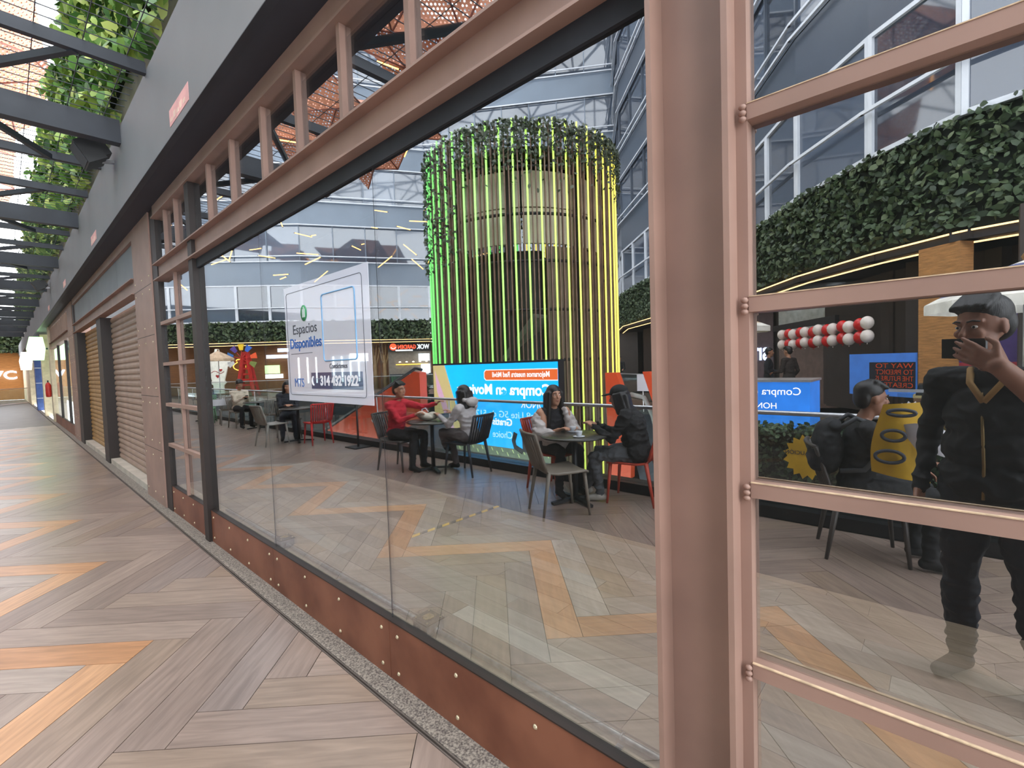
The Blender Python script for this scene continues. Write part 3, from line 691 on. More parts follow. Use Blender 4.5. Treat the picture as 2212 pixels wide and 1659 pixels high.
# vines hang in strings
aa = np.round(aa*40)/40 + np.random.normal(0, 0.006, n)
leaves('hanging_vines', LEAF('vine_leaves', [srgb(38,46,34), srgb(62,74,52), srgb(92,96,78)]), np.stack([TC.x + rr*np.cos(aa), TC.y + rr*np.sin(aa), zz], 1), np.stack([np.cos(aa), np.sin(aa), np.zeros(n)], 1), 0.09, tw, kind='stuff')
# ================================================================ ROOF: white space frame, red perforated sails, light sticks
rf = thing('atrium_roof', 'white tubular space frame spanning high over the atrium', 'roof', (-12, 18, 20), kind='structure')
b = MB(); GX, GY = 9, 15; nodes = {}
for i in range(GX):
    for j in range(GY):
        x = -31 + 4.3*i + (j % 2)*1.6; y = -10 + 4.4*j
        z = 25.0 + 4.5*(1 - ((x+13)/20)**2) - 2.0*((y-20)/32)**2 + (0.8 if (i+j) % 2 else 0)
        nodes[i, j] = Vector((x, y, z))
for (i, j), p in nodes.items():
    for di, dj in ((1, 0), (0, 1), (1, 1), (1, -1)):
        q = nodes.get((i+di, j+dj))
        if q is not None and not ((di, dj) == (1, -1) and (i+j) % 2): b.tube(p, q, 0.13 if dj == 0 else 0.1, n=5, cap=False)
b.build('space_frame', M('grey_white_truss', srgb(158,163,168), 0.5), rf, kind='stuff')
bx('ring_beam', mt['white'], (-33, 4, -12, -11.4, 24, 25), rf)
mt['sail'] = PERF('red_brown_perforated_metal', srgb(200,134,104), 0.38, 11.0)
mt['sailframe'] = M('sail_frame', srgb(120,66,52), 0.6)
mt['stick'] = E('orange_light_stick', (1.0, 0.5, 0.12), 6.0)
sails = []
def sail(cx, cy, cz, sx, sy, label, seed, rz=0.0):
    rnd = random.Random(seed); s = thing('perforated_sail', label, 'roof panel', (cx, cy, cz), group='red perforated roof sails')
    nx, ny = 3, 4; g = {}
    for i in range(nx+1):
        for j in range(ny+1):
            x, y = (i/nx-0.5)*sx, (j/ny-0.5)*sy + rnd.uniform(-0.5, 0.5)
            xr, yr = x*math.cos(rz)-y*math.sin(rz), x*math.sin(rz)+y*math.cos(rz)
            g[i, j] = Vector((cx+xr, cy+yr, cz + (0.7 if (i+j) % 2 else -0.5) + rnd.uniform(-0.4, 0.4)))
    fr = MB()
    for i in range(nx):
        for j in range(ny):
            for tri in ((g[i, j], g[i+1, j], g[i+1, j+1]), (g[i, j], g[i+1, j+1], g[i, j+1])):
                c0 = sum(tri, Vector())/3; nn = (tri[1]-tri[0]).cross(tri[2]-tri[0]).normalized()
                MB().prism([p for p in tri], nn*0.02).build('panel', mt['sail'], s)
            fr.tube(g[i, j], g[i+1, j], 0.035, n=5); fr.tube(g[i, j], g[i, j+1], 0.035, n=5); fr.tube(g[i, j], g[i+1, j+1], 0.03, n=5)
    fr.build('frame', mt['sailframe'], s)
    return g
STK = {}
def stick(p, q, label, grp='orange light sticks', r=0.03):
    p, q = Vector(p), Vector(q); m = (p+q)/2
    for o_, (a_, c_) in STK.items():
        if (a_-m).length < 0.5*(c_+(q-p).length): return
    s = thing('light_stick', label, 'light tube', m, group=grp); STK[s] = (m, (q-p).length)
    MB().tube(p, q, r, n=6).build('tube', mt['stick'], s)
    d = (q-p).normalized()
    MB().tube(p-d*0.03, p, r*1.1, n=6).build('end_cap', mt['black'], s)
ONES = 'first second third fourth fifth sixth seventh eighth ninth tenth eleventh twelfth thirteenth fourteenth fifteenth sixteenth seventeenth eighteenth nineteenth'.split()
def ordinal(n):
    if n < 20: return ONES[n-1]
    t = ('twenty', 'thirty', 'forty', 'fifty', 'sixty')[n//10-2]
    return (t[:-1]+'ieth') if n % 10 == 0 else t + '-' + ONES[n % 10-1]
SL = [(-1.8, 24.5, 12.2, 5, 9, 'sail over the corridor roof gap, middle of the row'), (-3.2, 35.5, 12.6, 6, 9, 'sail over the far corridor end'), (-1.6, 13.0, 13.2, 5, 8, 'sail above the tower side of the corridor'),
      (-8.4, 12.6, 12.6, 4, 5.5, 'sail hanging above the light tower'), (-10.2, 20.5, 12.4, 6, 7, 'sail hanging beyond the light tower'), (-3.8, 46, 12.8, 6, 9, 'sail farthest along the corridor')]
for i, (x, y, z, sx, sy, l) in enumerate(SL):
    g = sail(x, y, z, sx, sy, 'red-brown perforated ' + l, 30+i, 0.15*(i % 3-1)); sails.append(g)
    rnd = random.Random(100+i)
    for k in range(6):
        i0, j0 = rnd.randrange(3), rnd.randrange(4); p = g[i0, j0] - Vector((0, 0, 0.12)); q = g[i0+rnd.choice((0, 1)), j0+1] - Vector((0, 0, 0.12))
        d = q-p; t0 = rnd.uniform(0, 0.3); stick(p+d*t0, p+d*min(1, t0+1.3/d.length), 'orange light stick fixed under a red perforated sail', 'light sticks under the sails')
# loose sticks hanging in front of the far facade
rnd = random.Random(5)
for k in range(60):
    xv = rnd.uniform(4.2, 15.5); yv = 26 - (xv-4.2)*0.80 + rnd.uniform(-2, 2); z = rnd.uniform(5.9, 8.2) + (rnd.uniform(0, 2.2) if rnd.random() < 0.35 else 0)
    a = rnd.uniform(0, math.pi); tl = rnd.choice((-0.6, -0.2, 0.0, 0.0, 0.3, 0.7)); L_ = rnd.uniform(0.7, 1.05)
    d = Vector((math.cos(a)*math.cos(tl), math.sin(a)*math.cos(tl), math.sin(tl)))*L_/2
    c = Vector((-xv, yv, z)); stick(c-d, c+d, '', 'light sticks hanging before the facade', 0.02)
for grp, tail in (('light sticks hanging before the facade', 'orange light stick hanging before the far facade, counted from the left'), ('light sticks under the sails', 'orange light stick under the red sails, counted from the left')):
    for n_, s_ in enumerate(sorted([o for o in STK if o['group'] == grp], key=lambda o: -math.atan2(STK[o][0].y, 1.24-STK[o][0].x)), 1): s_['label'] = ordinal(n_) + ' ' + tail
# ================================================================ CHAIRS AND TABLES
mt['plastic'] = OC('moulded_plastic', 0.45, (3, 3, 3), 0.04)
mt['tabletop'] = M('dark_table_top', srgb(60,58,52), 0.25, 0, 0.15, 4)
def real_rz(fx, fy): return math.atan2(fy, -fx) - math.pi/2     # facing given as seen in the glass, local front is +y
def make_chair():
    r = thing('cafe_chair', 'x', 'chair')
    b = MB(); W, n = 0.23, 8; prof = [(0.22, 0.445), (0.20, 0.455), (0.05, 0.448), (-0.10, 0.442), (-0.19, 0.455), (-0.225, 0.49)]
    vs = []; fs = []
    for (y, z) in prof:
        for i in range(n+1):
            s = i/n*2-1; ww = W*(1 - 0.10*(y < 0)*abs(y)/0.2); vs.append((s*ww, y, z + 0.012*s*s))
    m0 = len(vs)
    vs += [(x, y, z-0.022) for x, y, z in vs]
    P = len(prof)
    for j in range(P-1):
        for i in range(n):
            a = j*(n+1)+i; fs += [(a, a+n+1, a+n+2, a+1), (m0+a, m0+a+1, m0+a+n+2, m0+a+n+1)]
    for j in range(P-1):
        a, c = j*(n+1), (j+1)*(n+1); fs.append((a, m0+a, m0+c, c)); a += n; c += n; fs.append((a, c, m0+c, m0+a))
    for i in range(n): fs.append((i, i+1, m0+i+1, m0+i)); a = (P-1)*(n+1)+i; fs.append((a, m0+a, m0+a+1, a+1))
    b.add(vs, fs, 0, True); b.build('seat', mt['plastic'], r)
    def bp(s, t):                                   # point on the curved backrest
        return Vector((s*(0.205 + 0.02*t), -0.225 - 0.11*t - 0.035*(1-s*s), 0.49 + 0.36*t))
    b = MB(); b.path([bp(s/6, 1.0) for s in range(-6, 7)], 0.016, 8); b.build('top_rail', mt['plastic'], r)
    for s in (-1, 1):
        b = MB(); b.path([bp(s, t/4) for t in range(5)], [0.018, 0.017, 0.016, 0.016, 0.016], 8); b.build('back_post', mt['plastic'], r)
    for k in range(-4, 5):
        s = k/5.0; b = MB(); b.path([bp(s, t/4) for t in range(5)], 0.0135, 6); b.build('back_slat', mt['plastic'], r)
    for sx in (-1, 1):
        MB().path([(sx*0.19, 0.19, 0.445), (sx*0.215, 0.23, 0.0)], [0.022, 0.013], 8).build('leg', mt['plastic'], r)
        MB().path([(sx*0.19, -0.19, 0.46), (sx*0.215, -0.27, 0.0)], [0.024, 0.013], 8).build('leg', mt['plastic'], r)
    return r
CH0 = make_chair(); ch_used = [False]
CCOL = {'taupe': srgb(126,116,104), 'grey': srgb(150,146,138), 'dark': srgb(70,64,60), 'black': srgb(36,36,42), 'red': srgb(196,40,38), 'orange': srgb(186,66,44), 'green': srgb(104,150,112), 'cream': srgb(176,166,146)}
def chair(xv, y, fx, fy, col, label, grp='cafe chairs along the balustrade'):
    o = CH0 if not ch_used[0] else copy_tree(CH0); ch_used[0] = True
    o.location = (-xv, y, 0); o.rotation_euler = (0, 0, real_rz(fx, fy)); ORG[o] = Vector((-xv, y, 0))
    o['label'] = label; o['group'] = grp
    for c in o.children: c.color = (*CCOL[col], 1)
    return o
chair(2.80, 6.12, 0.25, -1, 'dark', 'dark brown slatted cafe chair under the man in red')
chair(3.20, 5.05, -0.15, 1, 'black', 'black slatted cafe chair under the woman in the pale hoodie')
chair(3.27, 3.52, -0.1, -1, 'orange', 'orange-red cafe chair under the woman with the shawl')
chair(2.58, 2.92, 0.85, -0.5, 'taupe', 'empty taupe slatted cafe chair turned away from the round table')
chair(3.38, 2.52, -0.25, 1, 'orange', 'orange-red cafe chair under the person in the black cap')
chair(3.25, 14.7, 0.1, -1, 'taupe', 'taupe cafe chair under the person in the cream jacket')
chair(3.35, 12.75, 0.0, 1, 'grey', 'pale grey empty cafe chair facing the person in cream')
chair(3.15, 11.1, -0.2, -1, 'dark', 'dark cafe chair under the person in the dark jacket')
chair(2.55, 10.45, 0.8, 0.1, 'grey', 'grey empty cafe chair with its back to the shop window')
chair(3.2, 9.75, 0.1, 1, 'red', 'bright red empty cafe chair')
chair(3.05, 17.1, -0.4, -1, 'green', 'green cafe chair among the far grey ones')
chair(3.4, 18.5, 0, -1, 'cream', 'cream cafe chair behind the green one')
chair(3.3, 15.9, 0.2, 1, 'grey', 'grey cafe chair pulled up behind the person in cream')
chair(2.5, 19.0, 0.5, -0.8, 'cream', 'cream cafe chair farthest along the balustrade')
chair(3.15, 0.45, 0.3, -1, 'dark', 'dark chair under the man with the backpack', 'cafe chairs along the balustrade')
def table(xv, y, label):
    t = thing('round_table', label, 'table', (-xv, y, 0), group='round cafe tables')
    MB().lathe([(0.0, 0.72), (0.36, 0.72), (0.375, 0.732), (0.36, 0.745), (0.0, 0.745)], (-xv, y, 0), 28).build('table_top', mt['tabletop'], t)
    MB().tube((-xv, y, 0.03), (-xv, y, 0.72), 0.03, n=10).build('pole', mt['black'], t)
    for k in range(4):
        a = k*math.pi/2 + 0.4; b = MB(); b.beam((-xv, y, 0.045), (-xv+0.3*math.cos(a), y+0.3*math.sin(a), 0.02), 0.05, 0.03); b.build('foot', mt['black'], t)
table(3.02, 5.60, 'dark round cafe table between the man in red and the hooded woman')
table(2.97, 3.00, 'dark round cafe table with cups beside the person in the cap')
table(3.42, 13.75, 'dark round cafe table before the person in cream')
table(3.05, 10.35, 'dark round cafe table beside the red chair')
table(3.2, 17.82, 'dark round cafe table among the far empty chairs')
# things on the tables
def cup(xv, y, label):
    c = thing('cup', label, 'cup', (-xv, y, 0.745), group='cups on the near table')
    MB().lathe([(0.0, 0.002), (0.06, 0.004), (0.065, 0.01), (0.03, 0.008), (0.0, 0.008)], (-xv, y, 0.745), 14).build('saucer', mt['white'], c)
    MB().lathe([(0.025, 0.0), (0.035, 0.03), (0.038, 0.055), (0.034, 0.055), (0.030, 0.02), (0.0, 0.015)], (-xv, y, 0.754), 14).build('bowl', mt['white'], c)
cup(3.12, 3.12, 'white cup and saucer at the back of the near table'); cup(2.86, 2.86, 'white cup and saucer close to the person in the cap')
bg_ = thing('cloth_bag', 'crumpled cream cloth bag between the man in red and the hooded woman', 'bag', (-3.0, 5.68, 0.745))
b = MB(); b.ell((-3.0, 5.70, 0.80), (0.10, 0.17, 0.055)); b.ell((-2.97, 5.78, 0.83), (0.07, 0.1, 0.05)); b.ell((-3.04, 5.60, 0.815), (0.07, 0.09, 0.06)); b.build('cloth', M('cream_cloth', srgb(206,198,182), 0.9, 0, 0.1, 20, 0.4), bg_)
MB().path([(-3.0, 5.8, 0.85), (-3.03, 5.84, 0.9), (-3.05, 5.78, 0.92), (-3.04, 5.7, 0.87)], 0.008, 6).build('strap', mt['white'], bg_)
# ================================================================ PEOPLE
from mathutils import noise as mnoise
def figure(name, prims, mats, parent, voxel=0.009, smooth=4, fold=0.0):
    b = MB()
    for p in prims:
        if p[0] == 'C':
            _, p0, r0, p1, r1, _m = p
            p0, p1 = Vector(p0), Vector(p1)
            b.ell(p0, (r0, r0, r0), nu=12, nv=8); b.ell(p1, (r1, r1, r1), nu=12, nv=8)
            if (p1-p0).length > 1e-4: b.tube(p0, p1, r0, r1, n=12)
        else:
            _, c, r, rot, _m = p; b.ell(c, r, rot, 18, 12)
    me = b.mesh(name + '_src', mats); ob = bpy.data.objects.new(name, me); COL.objects.link(ob)
    rm = ob.modifiers.new('r', 'REMESH'); rm.mode = 'VOXEL'; rm.voxel_size = voxel; rm.use_smooth_shade = True
    sm = ob.modifiers.new('s', 'SMOOTH'); sm.factor = 0.5; sm.iterations = smooth
    dg = bpy.context.evaluated_depsgraph_get(); ev = ob.evaluated_get(dg); nm = bpy.data.meshes.new_from_object(ev)
    bpy.data.objects.remove(ob); nm.name = name
    nm.materials.clear()
    for m in mats: nm.materials.append(m)
    nf = len(nm.polygons); cen = np.empty(nf*3); nm.polygons.foreach_get('center', cen); cen = cen.reshape(-1, 3)
    best = np.full(nf, 1e9); idx = np.zeros(nf, int)
    for p in prims:
        if p[0] == 'C':
            a, c = np.array(p[1]), np.array(p[3]); ab = c-a; l2 = max(1e-9, ab@ab)
            t = np.clip(((cen-a)@ab)/l2, 0, 1); d = np.linalg.norm(cen-(a+t[:, None]*ab), axis=1) - (p[2]+(p[4]-p[2])*t)
        else:
            q = cen-np.array(p[1])
            if p[3] is not None: q = q @ np.array(p[3].to_3x3() if hasattr(p[3], 'to_3x3') else p[3])
            r = np.array(p[2]); k0 = np.linalg.norm(q/r, axis=1); k1 = np.linalg.norm(q/(r*r), axis=1); d = k0*(k0-1)/np.maximum(k1, 1e-6)
        w_ = d < best; best[w_] = d[w_]; idx[w_] = p[-1]
    nm.polygons.foreach_set('material_index', idx); nm.polygons.foreach_set('use_smooth', np.ones(nf, bool)); nm.update()
    if fold:
        soft = set(); hard = set()
        for pl_ in nm.polygons:
            (hard if pl_.material_index in (0, 3) and len(mats) > 1 else soft).update(pl_.vertices)
        nrm = [v.normal.copy() for v in nm.vertices]
        for i in soft - hard:
            v = nm.vertices[i]; c = v.co; q = Vector((c.x*9, c.y*9, c.z*16))
            k = 1.0 - abs(mnoise.noise(q))*2.2; v.co = c + nrm[i]*(fold*(k - 0.35) + fold*0.5*mnoise.noise(c*34))
        nm.update()
    o = bpy.data.objects.new(name, nm); link(o, parent); ORG[o] = ORG[parent]
    return o
def ik(a, c, l1, l2, pole):
    a, c = Vector(a), Vector(c); d = c-a; L = min(d.length, (l1+l2)*0.999); dn = d.normalized(); c = a+dn*L
    x = (l1*l1-l2*l2+L*L)/(2*L); hgt = math.sqrt(max(0, l1*l1-x*x)); pl = Vector(pole); pl = (pl-dn*pl.dot(dn)).normalized()
    return a+dn*x+pl*hgt, c
def hand(pr, wr, d, nrm, m, curl=0.5, side=1, s=1.0):
    # d: along the hand, nrm: out of the back of the hand
    d = Vector(d).normalized(); nrm = Vector(nrm); nrm = (nrm-d*nrm.dot(d)).normalized(); sd = d.cross(nrm)*side
    wr = Vector(wr); k0 = wr+d*0.03*s
    for o_ in (-0.027, -0.009, 0.009, 0.027): pr.append(('C', wr+d*0.015*s+sd*o_*0.7*s, 0.016*s, wr+d*0.08*s+sd*o_*s, 0.0125*s, m))
    for i, (o_, L) in enumerate(((-0.034, 0.062), (-0.0115, 0.074), (0.0115, 0.070), (0.034, 0.055))):
        b0 = wr+d*0.09*s+sd*o_*s; a = curl*0.9; e = (d*math.cos(a)-nrm*math.sin(a)); b1 = b0+e*L*0.5*s
        a2 = curl*2.1; e2 = (d*math.cos(a2)-nrm*math.sin(a2)); b2 = b1+e2*L*0.5*s
        pr.append(('C', b0, 0.0088*s, b1, 0.0084*s, m)); pr.append(('C', b1, 0.0084*s, b2, 0.007*s, m))
    t0 = wr+d*0.02*s-sd*0.03*s; t1 = t0+(d*0.6-sd*0.7-nrm*0.3).normalized()*0.045*s; t2 = t1+(d*0.9-sd*0.1-nrm*0.4*curl).normalized()*0.035*s
    pr.append(('C', t0, 0.013*s, t1, 0.011*s, m)); pr.append(('C', t1, 0.011*s, t2, 0.009*s, m))
def head(pr, c, yaw, pitch, m, s=1.0):
    R = Matrix.Rotation(yaw, 3, 'Z') @ Matrix.Rotation(pitch, 3, 'X'); c = Vector(c)
    P = lambda x, y, z: c + R @ Vector((x*s, y*s, z*s))
    pr.append(('E', P(0, -0.01, 0.025), (0.077*s, 0.096*s, 0.095*s), R, m))
    pr.append(('E', P(0, 0.025, -0.04), (0.060*s, 0.066*s, 0.085*s), R, m))
    pr.append(('C', P(0, 0.065, -0.105), 0.022*s, P(0, 0.05, -0.09), 0.03*s, m))           # chin
    pr.append(('C', P(0, 0.088, 0.015), 0.008*s, P(0, 0.108, -0.022), 0.013*s, m))        # nose
    for sx in (-1, 1):
        pr.append(('E', P(sx*0.078, -0.005, -0.005), (0.010*s, 0.020*s, 0.032*s), R, m))  # ears
        pr.append(('E', P(sx*0.035, 0.072, -0.02), (0.022*s, 0.018*s, 0.02*s), R, m))     # cheeks
        pr.append(('C', P(sx*0.012, 0.085, 0.028), 0.008*s, P(sx*0.05, 0.07, 0.03), 0.008*s, m))
    return R, P
def face(P, parent, skin_dark, s=1.0, smile=False):
    for sx in (-1, 1):
        ey = MB().ell(P(sx*0.031, 0.081, 0.008), (0.011*s, 0.006*s, 0.007*s), nu=8, nv=6).build('eye', mt['eyewhite'], parent)
        MB().ell(P(sx*0.031, 0.0855, 0.008), (0.005*s, 0.003*s, 0.0055*s), nu=8, nv=6).build('iris', mt['hair'], ey)
        MB().path([P(sx*0.013, 0.094, 0.031), P(sx*0.033, 0.092, 0.036), P(sx*0.052, 0.078, 0.03)], 0.0035*s, 5).build('eyebrow', mt['hair'], parent)
    MB().path([P(-0.024, 0.078, -0.060 + (0.005 if smile else 0)), P(0, 0.09, -0.064), P(0.024, 0.078, -0.060 + (0.005 if smile else 0))], 0.0055*s, 6).build('mouth', mt['lip'], parent)
mt['eyewhite'] = M('eye_white', srgb(220,214,206), 0.3); mt['hair'] = M('black_hair', srgb(24,20,20), 0.4, 0, 0.3, 60, 0.2, stretch=(4, 4, 0.6)); mt['lip'] = M('lips', srgb(138,76,68), 0.5)
def SK(n, c): return M('skin_' + n, c, 0.5, 0, 0.05, 10)
def CL(n, c, v=0.1): return M('cloth_' + n, c, 0.85, 0, v, 14, 0.25)
def torso(pr, pel, chest, nb, sh, m_top, fat=1.0, wide=1.0):
    pel, chest, nb = Vector(pel), Vector(chest), Vector(nb)
    ax = (nb-pel).normalized(); q = Vector((0, 0, 1)).rotation_difference(ax).to_matrix()
    pr.append(('E', pel+ax*0.03, (0.165*fat*wide, 0.125*fat, 0.13), q, m_top))
    pr.append(('E', pel+ax*0.17, (0.150*fat*wide, 0.115*fat, 0.16), q, m_top))
    pr.append(('E', chest, (0.165*wide, 0.118*fat, 0.17), q, m_top))
    pr.append(('C', Vector(sh[0])*0.92+nb*0.08, 0.062, Vector(sh[1])*0.92+nb*0.08, 0.062, m_top))
    pr.append(('C', chest+ax*0.08, 0.10, nb-ax*0.03, 0.055, m_top))
def person(name, label, xv, y, fx, fy, mats, pose, hair=None, z=0.0, rz=None):
    """pose: dict of joints in the person's own frame, front +y; mats: skin, top, bottom, shoes"""
    r = thing(name, label, 'person', (-xv, y, z), rz=real_rz(fx, fy) if rz is None else rz); ORG[r] = Vector((0, 0, 0))
    pr = []; J = pose; s = J.get('s', 1.0)
    torso(pr, J['pel'], J['chest'], J['nb'], (J['shL'], J['shR']), 1, J.get('fat', 1.0), J.get('wide', 1.0))
    pr.append(('C', J['nb'], 0.05, Vector(J['head'])+Vector((0, -0.01, -0.07)), 0.048, 0))
    R, P = head(pr, J['head'], J.get('yaw', 0), J.get('pitch', 0), 0)
    for sd in ('L', 'R'):
        sh, wr = Vector(J['sh'+sd]), Vector(J['wr'+sd]); el, wr = ik(sh, wr, 0.29, 0.26, J.get('pole'+sd, (0.3 if sd == 'R' else -0.3, -0.4, -1)))
        am = J.get('armmat', 1); fm = J.get('foremat'+sd, J.get('foremat', 1))
        pr.append(('C', sh, 0.064, sh.lerp(el, 0.5), 0.055, am)); pr.append(('C', sh.lerp(el, 0.5), 0.054, el, 0.045, J.get('elbmat', am)))
        pr.append(('C', el, 0.044, wr, 0.031, fm))
        hd = Vector(J.get('hd'+sd, (wr-el))); hand(pr, wr, hd, J.get('hn'+sd, (0, 0, 1)), 0, J.get('curl'+sd, 0.55), 1 if sd == 'R' else -1)
        hp, kn, an, to = Vector(J['hp'+sd]), Vector(J['kn'+sd]), Vector(J['an'+sd]), Vector(J['to'+sd])
        lk = J.get('legk', 1.0)
        pr.append(('C', hp, 0.098*lk, hp.lerp(kn, 0.55), 0.08*lk, 2)); pr.append(('C', hp.lerp(kn, 0.55), 0.08*lk, kn, 0.06*lk, 2))
        pr.append(('C', kn, 0.06*lk, kn.lerp(an, 0.4), 0.06*lk, 2)); pr.append(('C', kn.lerp(an, 0.4), 0.06*lk, an, 0.045*lk, 2))
        pr.append(('C', an+Vector((0, 0, -0.03)), 0.042, to, 0.034, 3)); pr.append(('C', an+Vector((0, -0.03, -0.045)), 0.038, to, 0.03, 3))
    for e in J.get('extra', []): pr.append(e)
    figure('body', pr, mats, r, J.get('voxel', 0.009), fold=J.get('fold', 0.009))
    if J.get('face', True): face(P, r, None, smile=J.get('smile', False))
    if hair:
        hp_ = []
        hair(hp_, P, R); figure('hair', hp_, [J.get('hairmat', mt['hair'])], r, 0.009, 2)
    for fn in J.get('parts', []): fn(r, P, R)
    return r
def short_hair(hp, P, R):
    hp.append(('E', P(0, -0.024, 0.058), (0.085, 0.096, 0.084), R, 0)); hp.append(('E', P(0, -0.062, 0.01), (0.080, 0.055, 0.085), R, 0))
    for k in range(7): hp.append(('C', P(-0.06+0.02*k, 0.066, 0.088+0.006*(k % 2)), 0.015, P(-0.05+0.017*k, 0.0, 0.125), 0.024, 0))
def long_hair(hp, P, R, L=0.28):
    hp.append(('E', P(0, -0.02, 0.04), (0.090, 0.102, 0.092), R, 0)); hp.append(('E', P(0, -0.07, -0.05), (0.088, 0.055, 0.12), R, 0))
    for sx in (-1, 1):
        for k in range(3): hp.append(('C', P(sx*0.082, 0.03-0.035*k, 0.03), 0.026, P(sx*(0.095), 0.02-0.035*k, -L+0.02*k), 0.028, 0))
    for k in range(-2, 3): hp.append(('C', P(k*0.035, -0.085, 0.0), 0.035, P(k*0.04, -0.09, -L), 0.03, 0))
def seated(**k):
    d = dict(pel=(0, -0.06, 0.53), chest=(0, -0.03, 0.86), nb=(0, -0.01, 1.05), head=(0, 0.03, 1.20), shL=(-0.185, -0.02, 0.99), shR=(0.185, -0.02, 0.99),
             hpL=(-0.09, -0.04, 0.54), hpR=(0.09, -0.04, 0.54), knL=(-0.12, 0.38, 0.53), knR=(0.12, 0.38, 0.53), anL=(-0.13, 0.34, 0.10), anR=(0.13, 0.34, 0.10),
             toL=(-0.14, 0.47, 0.036), toR=(0.14, 0.47, 0.036), wrL=(-0.14, 0.30, 0.80), wrR=(0.14, 0.30, 0.80))
    d.update(k); return d
skA, skB, skC = SK('tan', srgb(170,120,92)), SK('fair', srgb(190,140,112)), SK('brown', srgb(140,96,74))
shoe_b = CL('shoe_black', srgb(30,28,28)); shoe_w = CL('shoe_white', srgb(190,186,178)); dk = CL('dark_trouser', srgb(34,32,34)); jean = CL('grey_jeans', srgb(82,84,88)); dkblue = CL('dark_blue', srgb(48,52,62))
# man in red
def collar(r, P, R): MB().path([(0.05*math.cos(a)*1.15, -0.01+0.055*math.sin(a), 1.065+0.012*math.sin(a)) for a in [2*math.pi*k/16 for k in range(16)]], 0.012, 6, closed=True).build('collar', CL('red_collar', srgb(150,24,34)), r)
person('person', 'man in a red shirt with dark trousers seated facing the hooded woman', 2.80, 6.12, 0.25, -1, [skA, CL('red_shirt', srgb(186,32,48)), dk, shoe_b],
       seated(wrL=(-0.05, 0.36, 0.84), wrR=(0.30, 0.48, 0.98), poleR=(0.6, -0.2, -0.6), yaw=0.05, pitch=0.05, hdR=(0.1, 1, 0.5), parts=[collar]), short_hair)
# hooded woman
def hood(r, P, R):
    b = [('E', (0, -0.12, 1.03), (0.12, 0.06, 0.07), None, 0), ('C', (-0.09, -0.05, 1.06), 0.035, (0.09, -0.05, 1.06), 0.035, 0)]
    figure('hood', b, [CL('hoodie_grey', srgb(186,180,178))], r, 0.01, 3)
person('person', 'woman in a pale grey hoodie seen from behind, sitting cross-legged', 3.20, 5.03, -0.15, 1, [skB, CL('hoodie_grey2', srgb(184,178,178)), CL('grey_leggings', srgb(92,84,84)), shoe_b],
       seated(head=(0, 0.05, 1.14), nb=(0, 0.0, 1.0), chest=(0, -0.02, 0.82), shL=(-0.17, 0.0, 0.94), shR=(0.17, 0.0, 0.94), wrL=(-0.10, 0.36, 0.84), wrR=(0.12, 0.40, 0.82), knL=(-0.06, 0.38, 0.56), knR=(0.10, 0.38, 0.58), anR=(-0.02, 0.42, 0.36), toR=(-0.06, 0.52, 0.40), fat=0.95, pitch=-0.15, parts=[hood]), lambda hp, P, R: long_hair(hp, P, R, 0.2))
# woman with shawl
def shawl(r, P, R):
    b = []
    for sx in (-1, 1):
        b += [('C', (sx*0.20, -0.02, 0.88), 0.075, (sx*0.23, 0.08, 0.72), 0.09, 0), ('C', (sx*0.23, 0.08, 0.72), 0.085, (sx*0.14, 0.22, 0.68), 0.075, 0), ('C', (sx*0.12, 0.18, 0.66), 0.07, (0, 0.16, 0.60), 0.10, 0)]
    b += [('C', (-0.2, -0.04, 0.86), 0.05, (0, -0.14, 0.82), 0.06, 0), ('C', (0, -0.14, 0.82), 0.06, (0.2, -0.04, 0.86), 0.05, 0), ('C', (0.1, 0.1, 0.98), 0.03, (0.16, 0.16, 0.72), 0.05, 0), ('E', (0, 0.1, 0.60), (0.2, 0.16, 0.09), None, 0)]
    figure('shawl', b, [CL('shawl_grey', srgb(190,182,178), 0.15)], r, 0.01, 3, 0.012)
person('person', 'smiling long-haired woman in a black top wrapped in a pale shawl', 3.25, 3.50, -0.45, -1, [skB, CL('black_top', srgb(28,26,32)), dk, shoe_b],
       seated(head=(0, 0.04, 1.15), nb=(0, 0.0, 1.0), chest=(0, -0.02, 0.82), shL=(-0.165, 0, 0.94), shR=(0.165, 0, 0.94), armmat=0, elbmat=0, foremat=0, wrL=(-0.08, 0.28, 0.76), wrR=(0.10, 0.30, 0.76), fat=0.92, smile=True, parts=[shawl]), lambda hp, P, R: long_hair(hp, P, R, 0.34))
# person in cap
def cap(r, P, R):
    b = [('E', P(0, -0.015, 0.06), (0.092, 0.104, 0.082), R, 0)]
    b += [('E', P(0, 0.12, 0.055), (0.07, 0.07, 0.012), R, 0)]
    figure('cap', b, [CL('black_cap', srgb(20,20,22))], r, 0.008, 2)
def phone_in_hand(p):
    def f(r, P, R): MB().obox(p, (0.036, 0, 0), (0, 0.05, 0.055), (0, 0.003, -0.003)).build('phone', mt['black'], r)
    return f
person('person', 'person in a black cap and puffy black jacket leaning over the round table', 3.36, 2.50, -0.35, 1, [skB, CL('black_puffer', srgb(26,25,27), 0.3), jean, shoe_w],
       seated(head=(0, 0.14, 1.14), nb=(0, 0.05, 1.02), chest=(0, 0.0, 0.84), shL=(-0.2, 0.04, 0.96), shR=(0.2, 0.04, 0.96), wrL=(-0.12, 0.42, 0.82), wrR=(0.12, 0.40, 0.83), knL=(-0.16, 0.42, 0.5), knR=(0.16, 0.40, 0.5), anL=(-0.1, 0.55, 0.1), toL=(-0.1, 0.68, 0.04), fat=1.2, wide=1.15, fold=0.018, pitch=-0.2, face=True, parts=[cap]), lambda hp, P, R: long_hair(hp, P, R, 0.16))
